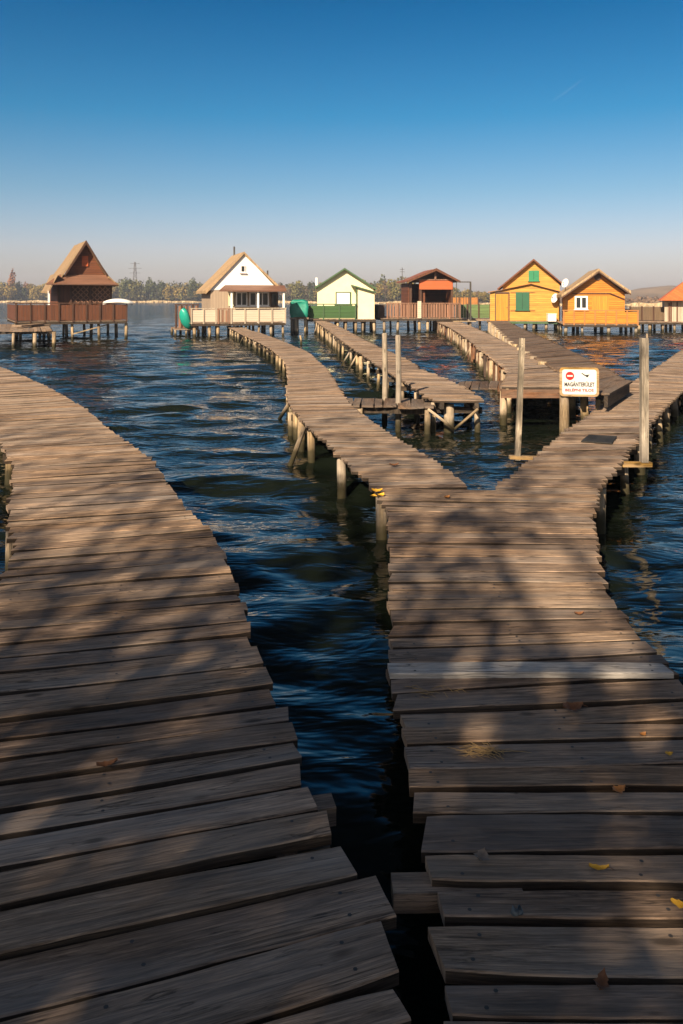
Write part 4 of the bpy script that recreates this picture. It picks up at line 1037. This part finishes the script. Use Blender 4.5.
# 6: orange house ------------------------------------------------------
h = House('stilt_house', 597.5, 45.5, -11, 'bright orange timber house with a white framed window and thatch coloured roof'); h.c = 1.0
X, Z = h.x, h.z; zd = Z(323.5)
h.platform(X(557,-1.5), X(627,-1.5), -1.5, 4.6, zd, 'deck')
h.posts([X(559,-1.3),X(577,-1.3),X(599,-1.3),X(624,-1.3)], [-1.3, 1.4, 4.2], zd-.12, .085, 'post', seed=15)
h.gable_wall(X(569), X(623.5), zd, Z(293.5), Z(272), 0, 4.2, 'orange', X(597.8))
zt = Z(269)
h.roof_side(X(562), Z(297.5), X(597.8), zt-.16, -.5, 4.6, .17, 'thatch'); h.roof_side(X(628), Z(294), X(597.8), zt-.16, -.5, 4.6, .17, 'thatch')
h.barge(X(562), Z(297), X(597.8), zt-.1, X(628), Z(293.5), -.46, 'brown_dark', .10)
m = MB(); m.ngon_prism([((X(597.5)+math.cos(a)*.2), Z(277)+math.sin(a)*.2) for a in np.linspace(0,6.283,9)[:-1]], (-.06,-.004)); h.part('vent', m, 'brown_dark')
m = MB(); m.box((X(573),-.06,Z(293.8)),(X(609),-.004,Z(292.8))); m.beam((X(609),-.05,Z(293)),(X(623),-.05,Z(299)),.04,.10,up=(0,1,0)); h.part('trim_rail', m, 'brown')
h.window(X(575.5), X(588), Z(309.5), Z(296), -.005, 'dish', None, 1, .09)
m = MB(); m.box((X(592),-.04,zd+.02),(X(608),-.004,Z(296))); d_ = h.part('door', m, 'orange_door')
m = MB(); m.box((X(606.3),-.08,Z(311)),(X(607),-.042,Z(310))); h.part('handle', m, 'metal', d_)
h.railing(X(557,-1.5), X(627,-1.5), -1.48, zd, Z(310.5)-zd, 'orange', True, 8, cap='orange_trim', sides=[(X(627,-1.5)-.04,4.4)])
h.dish(X(568), .9, Z(283), .25, -48, mast_z=Z(294))

# 7: house cut by the right edge ---------------------------------------
h = House('stilt_house', 664, 48.5, -20, 'whitewashed plank house with vivid orange tiled roof, cut off by the right edge'); h.c = 1.0
X, Z = (lambda p, y=0.0: (p-664)*h.k/h.c), h.z; zd = Z(321.5)
h.platform(X(636), X(745), -1.0, 4.8, zd, 'deck')
h.posts(np.linspace(X(640),X(740),10), [-.8, 3.4], zd-.12, .085, seed=17)
m = MB(); m.box((X(664.5),0,zd),(X(735),4.2,Z(300))); h.part('wall', m, 'grey_boards')
m = MB()
for px in (670, 675.5): m.box((X(px),-.05,zd),(X(px)+.08,-.004,Z(302)))
m.box((X(668),-.07,zd+.01),(X(668)+.1,-.004,Z(303))); h.part('door_frame', m, 'brown')
v = [(X(660),-.6,Z(300.5)),(X(744),-.6,Z(300.5)),(X(744),4.8,Z(300.5)),(X(660),4.8,Z(300.5)),(X(700),2.0,Z(268)),(X(712),2.0,Z(268))]
m = MB(); m.add(v, [(0,1,5,4),(1,2,5),(2,3,4,5),(3,0,4),(0,3,2,1)]); h.part('roof', m, 'orange_tile')

# ------------------------------------------------------------------ small stakes and things in the water
def stake(px, py, h_, lean, label, r=.045, D=None):
    a = P(px, py, 0); root = empty('stake', (a.x, a.y, 0), 0, label, 'stake'); m = MB()
    m.tube([(0,0,-1),(lean*.5,0,h_*.5),(lean,0,h_)],[r*1.1,r,r*.9],8,wob=.06); m.build('pole', M['log'], root)
stake(302, 345, .42, -.08, 'short leaning stake in the water between the forked walkway and the yellow house jetty')
stake(209, 340, .45, .05, 'short stake standing in the water before the white house deck')
stake(647, 345, .0+.5, .0, 'blunt stake in the water before the orange house at the right gate post')
def bird(px, py):
    a = P(px, py, 0); root = empty('water_bird', (a.x,a.y,0), R(70), 'small white bird floating on the water at the left edge', 'bird')
    m = MB(); m.tube([(-.2,0,.12),(-.13,0,.07),(0,0,.06),(.13,0,.08),(.17,0,.14),(.185,0,.2),(.22,0,.21),(.27,0,.2)],[.01,.05,.085,.06,.035,.035,.035,.006],10); m.build('body', M['dish'], root)

# leaves, grass and debris on the decks --------------------------------
LM = {'brown': plain_mat('brown_leaf', (.20,.085,.035), .7, .4, 30), 'yellow': plain_mat('yellow_leaf', (.75,.42,.04), .6, .3, 30), 'grey': plain_mat('grey_leaf', (.24,.19,.15), .8, .3, 30),
      'orange': plain_mat('orange_leaf', (.42,.18,.05), .6, .3, 30)}
def leaf(px, py, size, colr, label, ang, asp=.55, z=.452, grp=None):
    a = P(px, py, z); o_ = empty('fallen_leaf', (a.x,a.y,a.z+.004), R(ang)); m = MB(); n = 10; rr = random.Random(px*7+py)
    top = []; bot = []
    for i in range(n+1):
        u = i/n; w = math.sin(math.pi*u**.8)*size*asp/2*(1+.25*math.sin(u*19)) + .0004
        curl = .18*size*(2*u-1)**2 + rr.uniform(0,.02)*size; c2 = curl+.12*size
        top.append(((u-.5)*size, w, c2)); bot.append(((u-.5)*size, -w, c2*.7))
    mid = [((i/n-.5)*size, 0, .14*size*(2*i/n-1)**2) for i in range(n+1)]
    v = top+mid+bot; k = n+1; f = [(i,k+i,k+i+1,i+1) for i in range(n)]+[(k+i,2*k+i,2*k+i+1,k+i+1) for i in range(n)]
    m.add(v, f, smooth=True); m.build('blade', LM[colr], o_)
    m = MB(); m.tube([(size*.5,0,.14*size),(size*.75,size*.05,.02*size)],[.001,.001],4); m.build('stalk', LM['brown'], o_)
    tag(o_, label, 'leaf', grp)
leaf(573, 710, .085, 'brown', 'curled brown leaf on the right walkway just below the pale board', 10, .7)
leaf(599, 871, .055, 'yellow', 'narrow yellow leaf lying on the shaded planks near the lower right', -5, .3)
leaf(619, 792, .05, 'orange', 'small tan leaf right of centre on the sunlit shaded planks', 20, .7)
leaf(669, 755.5, .028, 'yellow', 'tiny bright yellow leaf close to the right edge of the picture', 5, .8)
leaf(643, 736, .03, 'orange', 'tiny orange leaf between the brown leaf and the right edge', 30, .7)
leaf(482, 859, .05, 'grey', 'greyish dry leaf near the left edge of the right walkway', 60, .8)
leaf(602, 986, .06, 'brown', 'rusty leaf on the lowest planks at lower right', 60, .5)
leaf(681, 908, .05, 'yellow', 'yellow leaf touching the right picture edge low down', -20, .5)
leaf(579, 615, .05, 'brown', 'brown leaf on the sunlit patch above the pale board', 10, .6)
leaf(394, 466, .09, 'brown', 'dark curled leaf on the left arm of the fork', 10, .5)
leaf(447, 498, .06, 'orange', 'orange leaf near the inner notch of the fork', 40, .8)
leaf(107, 767, .07, 'brown', 'brown sliver of leaf on the shaded left walkway', 25, .35)
for i, (px, py, s_) in enumerate(((375,492,.09),(379,496,.07),(372,497,.06))): 
    leaf(px+2, py, s_, 'yellow', 'yellow leaf in the cluster on the corner post of the fork', 40*i, .9, .455, 'yellow leaves at the fork corner')
a = P(517, 915, .452); m = MB(); m.tube([(a.x-.012,a.y,a.z+.002),(a.x-.004,a.y,a.z+.012),(a.x+.006,a.y+.002,a.z+.012),(a.x+.014,a.y+.002,a.z+.003)],[.006,.013,.012,.005],8,wob=.1)
tag(m.build('pebble', plain_mat('blue_grey_stone', (.12,.15,.17), .5, .3, 40)), 'blue grey pebble on the planks at lower right', 'pebble')
def grass(px, py, n, sp, ln, label):
    a = P(px, py, .455); m = MB(); rr = random.Random(px)
    for k in range(n):
        an = rr.gauss(-.35, .5); l = ln*rr.uniform(.3,1); x, y = a.x+rr.gauss(0,sp), a.y+rr.gauss(0,sp*.5); pts = []; 
        for i in range(5):
            u = i/4; an2 = an+rr.uniform(-.15,.15); pts.append((x+math.cos(an2)*l*(u-.5), y+math.sin(an2)*l*(u-.5), .457+.012*math.sin(u*3.1)*rr.random()))
        m.tube(pts, [.0008,.001,.001,.0009,.0006], 4)
    tag(m.build('dry_grass', plain_mat('straw', (.42,.28,.12), .8, .3, 20)), label, 'dry grass', kind='stuff')
grass(486, 752, 34, .035, .14, 'tangle of dry grass stalks on the right walkway')
grass(436, 692, 14, .05, .10, 'few thin straws on the planks below the pale board')

# ------------------------------------------------------------------ trees on the bank behind the camera (they shade the near planks)
def shade(x, y):
    """how much of the sun the crowns take away over deck point x,y: 0..1"""
    d = max(y, .3); px = CX + x/d*F; py = HY + F*1.6/d
    if y < 1.6: return .97
    n1 = math.sin(x*3.1+y*1.1+1.0)*math.sin(y*2.3-x*1.3+.4)
    return None
def in_shade(x, y, rr):
    d = y
    if d < 1.7:
        base = .975
    else:
        px = CX + x/d*F; py = HY + F*1.6/d
        if py > 660: base = .975
        elif py > 560: base = .30 + .675*(py-560)/100
        elif py > 470: base = .20 + .10*(py-470)/90
        elif py > 395: base = .20*(py-395)/75
        else: base = 0
        # left walkway and the water between are shaded a little farther out
        if px < 360 and py > 400: base = max(base, min(.93, .12+.75*max(0,(py-440))/200))
        def blob(cx, cy, sx, sy, v):
            nonlocal base
            q = ((px-cx)/sx)**2 + ((py-cy)/sy)**2; 
            if q < 1: base = base + (v-base)*(1-q)**.5
        blob(540, 560, 60, 75, .0); blob(600, 650, 60, 60, .0); blob(500,740,40,40,.7); blob(655, 780, 40, 80, .0); blob(470, 620, 60, 70, .7); blob(515, 500, 18, 60, .8)
        blob(440, 520, 50, 30, .75); blob(10, 640, 70, 45, .0); blob(8, 860, 22, 45, .55); blob(30, 470, 80, 40, .1); blob(200, 560, 60, 40, .6)
        blob(600, 940, 30, 130, .4); blob(530, 960, 18, 120, .5); blob(480, 900, 10, 100, .85); blob(655, 880, 18, 90, .45); blob(150, 730, 80, 30, .65); blob(90, 920, 14, 50, .85); blob(675, 1000, 10, 60, .6)
        blob(130, 400, 60, 14, .45); blob(60, 435, 60, 10, .4)
    return base
def shade_trees():
    rr = random.Random(77)
    trunks = [(-6.2,-8.6), (-3.6,-9.6), (-1.4,-8.8), (-8.8,-9.4)]
    crowns = [MB() for _ in trunks]; twigs = [MB() for _ in trunks]; ends = [[] for _ in trunks]
    n_ok = 0; tries = 0
    while tries < 21000:
        tries += 1
        x = rr.uniform(-5.2, 4.2); y = rr.uniform(-2.5, 11.0)
        base = in_shade(x, y, rr)
        # leaf sprays: density needed for this cover
        dens = -math.log(max(.02, 1-base))/3.6
        if rr.random() > dens: continue
        t = 9.6 + max(y,-1)*1.0 + rr.uniform(-1.2, 1.2)
        q = Vector((x, y, .45)) + S*t
        i = min(range(len(trunks)), key=lambda k: (trunks[k][0]-q.x)**2+((trunks[k][1]-q.y)*.3)**2)
        # a spray of 3-5 leaves
        for k in range(rr.randint(4,7)):
            c = q + Vector((rr.gauss(0,.11), rr.gauss(0,.11), rr.gauss(0,.11)))
            u = Vector((rr.gauss(0,1), rr.gauss(0,1), rr.gauss(0,1))).normalized(); w = u.cross(Vector((rr.gauss(0,1), rr.gauss(0,1), rr.gauss(0,1)))).normalized(); s = rr.uniform(.045,.085)
            crowns[i].add([c-u*s, c-w*s*.6, c+u*s, c+w*s*.6], [(0,1,2,3)], tint=rr.random())
        if rr.random() < .035: ends[i].append(q)
        n_ok += 1
    for i, (tx, ty) in enumerate(trunks):
        root = empty('bank_tree', (0,0,0), 0, ('tall', 'broad', 'leaning', 'slender')[i] + ' leafy tree on the bank behind the viewpoint', 'tree')
        crowns[i].build('crown', M['leaf_near'], root)
        m = MB(); m.tube([(tx,ty,.3),(tx+.05,ty,2.2),(tx+.1,ty+.05,4.2),(tx,ty,6.5),(tx+.1,ty,9)],[.2,.16,.13,.09,.03],10,wob=.03)
        for e in ends[i]:
            z0 = max(1.8, e.z-1.6); b = Vector((tx+.08,ty+.03,z0)); mid = (b+e)/2+Vector((0,0,-.15)); m.tube([b,mid,e],[.06,.04,.014],5)
        m.build('trunk', M['bark'], root)
shade_trees()

# faint contrail high beyond the haze
def contrail():
    d = 4000; q = lambda px, py: Vector(((px-CX)/F*d, d, H+(HY-py)/F*d)); m = MB()
    m.tube([q(552,101), q(566,92), q(578,83), q(586,77)], [3,7,6,2], 6, wob=.1)
    mat, N, L, b = newmat('thin_vapour'); b.inputs['Base Color'].default_value = (.8,.8,.82,1); b.inputs['Roughness'].default_value = 1; b.inputs['Alpha'].default_value = .006
    tag(m.build('contrail', mat), 'very faint short white contrail high in the sky on the right', 'contrail')
contrail()

# ------------------------------------------------------------------ haze
def haze():
    m = MB(); m.box((-900,-60,-3.0),(1100,760,23.5)); mat = bpy.data.materials.new('haze'); mat.use_nodes = True
    N, L = mat.node_tree.nodes, mat.node_tree.links; N.clear(); out = N.new('ShaderNodeOutputMaterial'); v = N.new('ShaderNodeVolumePrincipled')
    v.inputs['Color'].default_value = (.62,.72,.96,1); v.inputs['Density'].default_value = HAZE_DENSITY; v.inputs['Anisotropy'].default_value = 0.0
    L.new(v.outputs[0], out.inputs['Volume']); o = m.build('haze', mat); tag(o, 'thin grey haze over the lake', 'haze', kind='stuff')
haze()
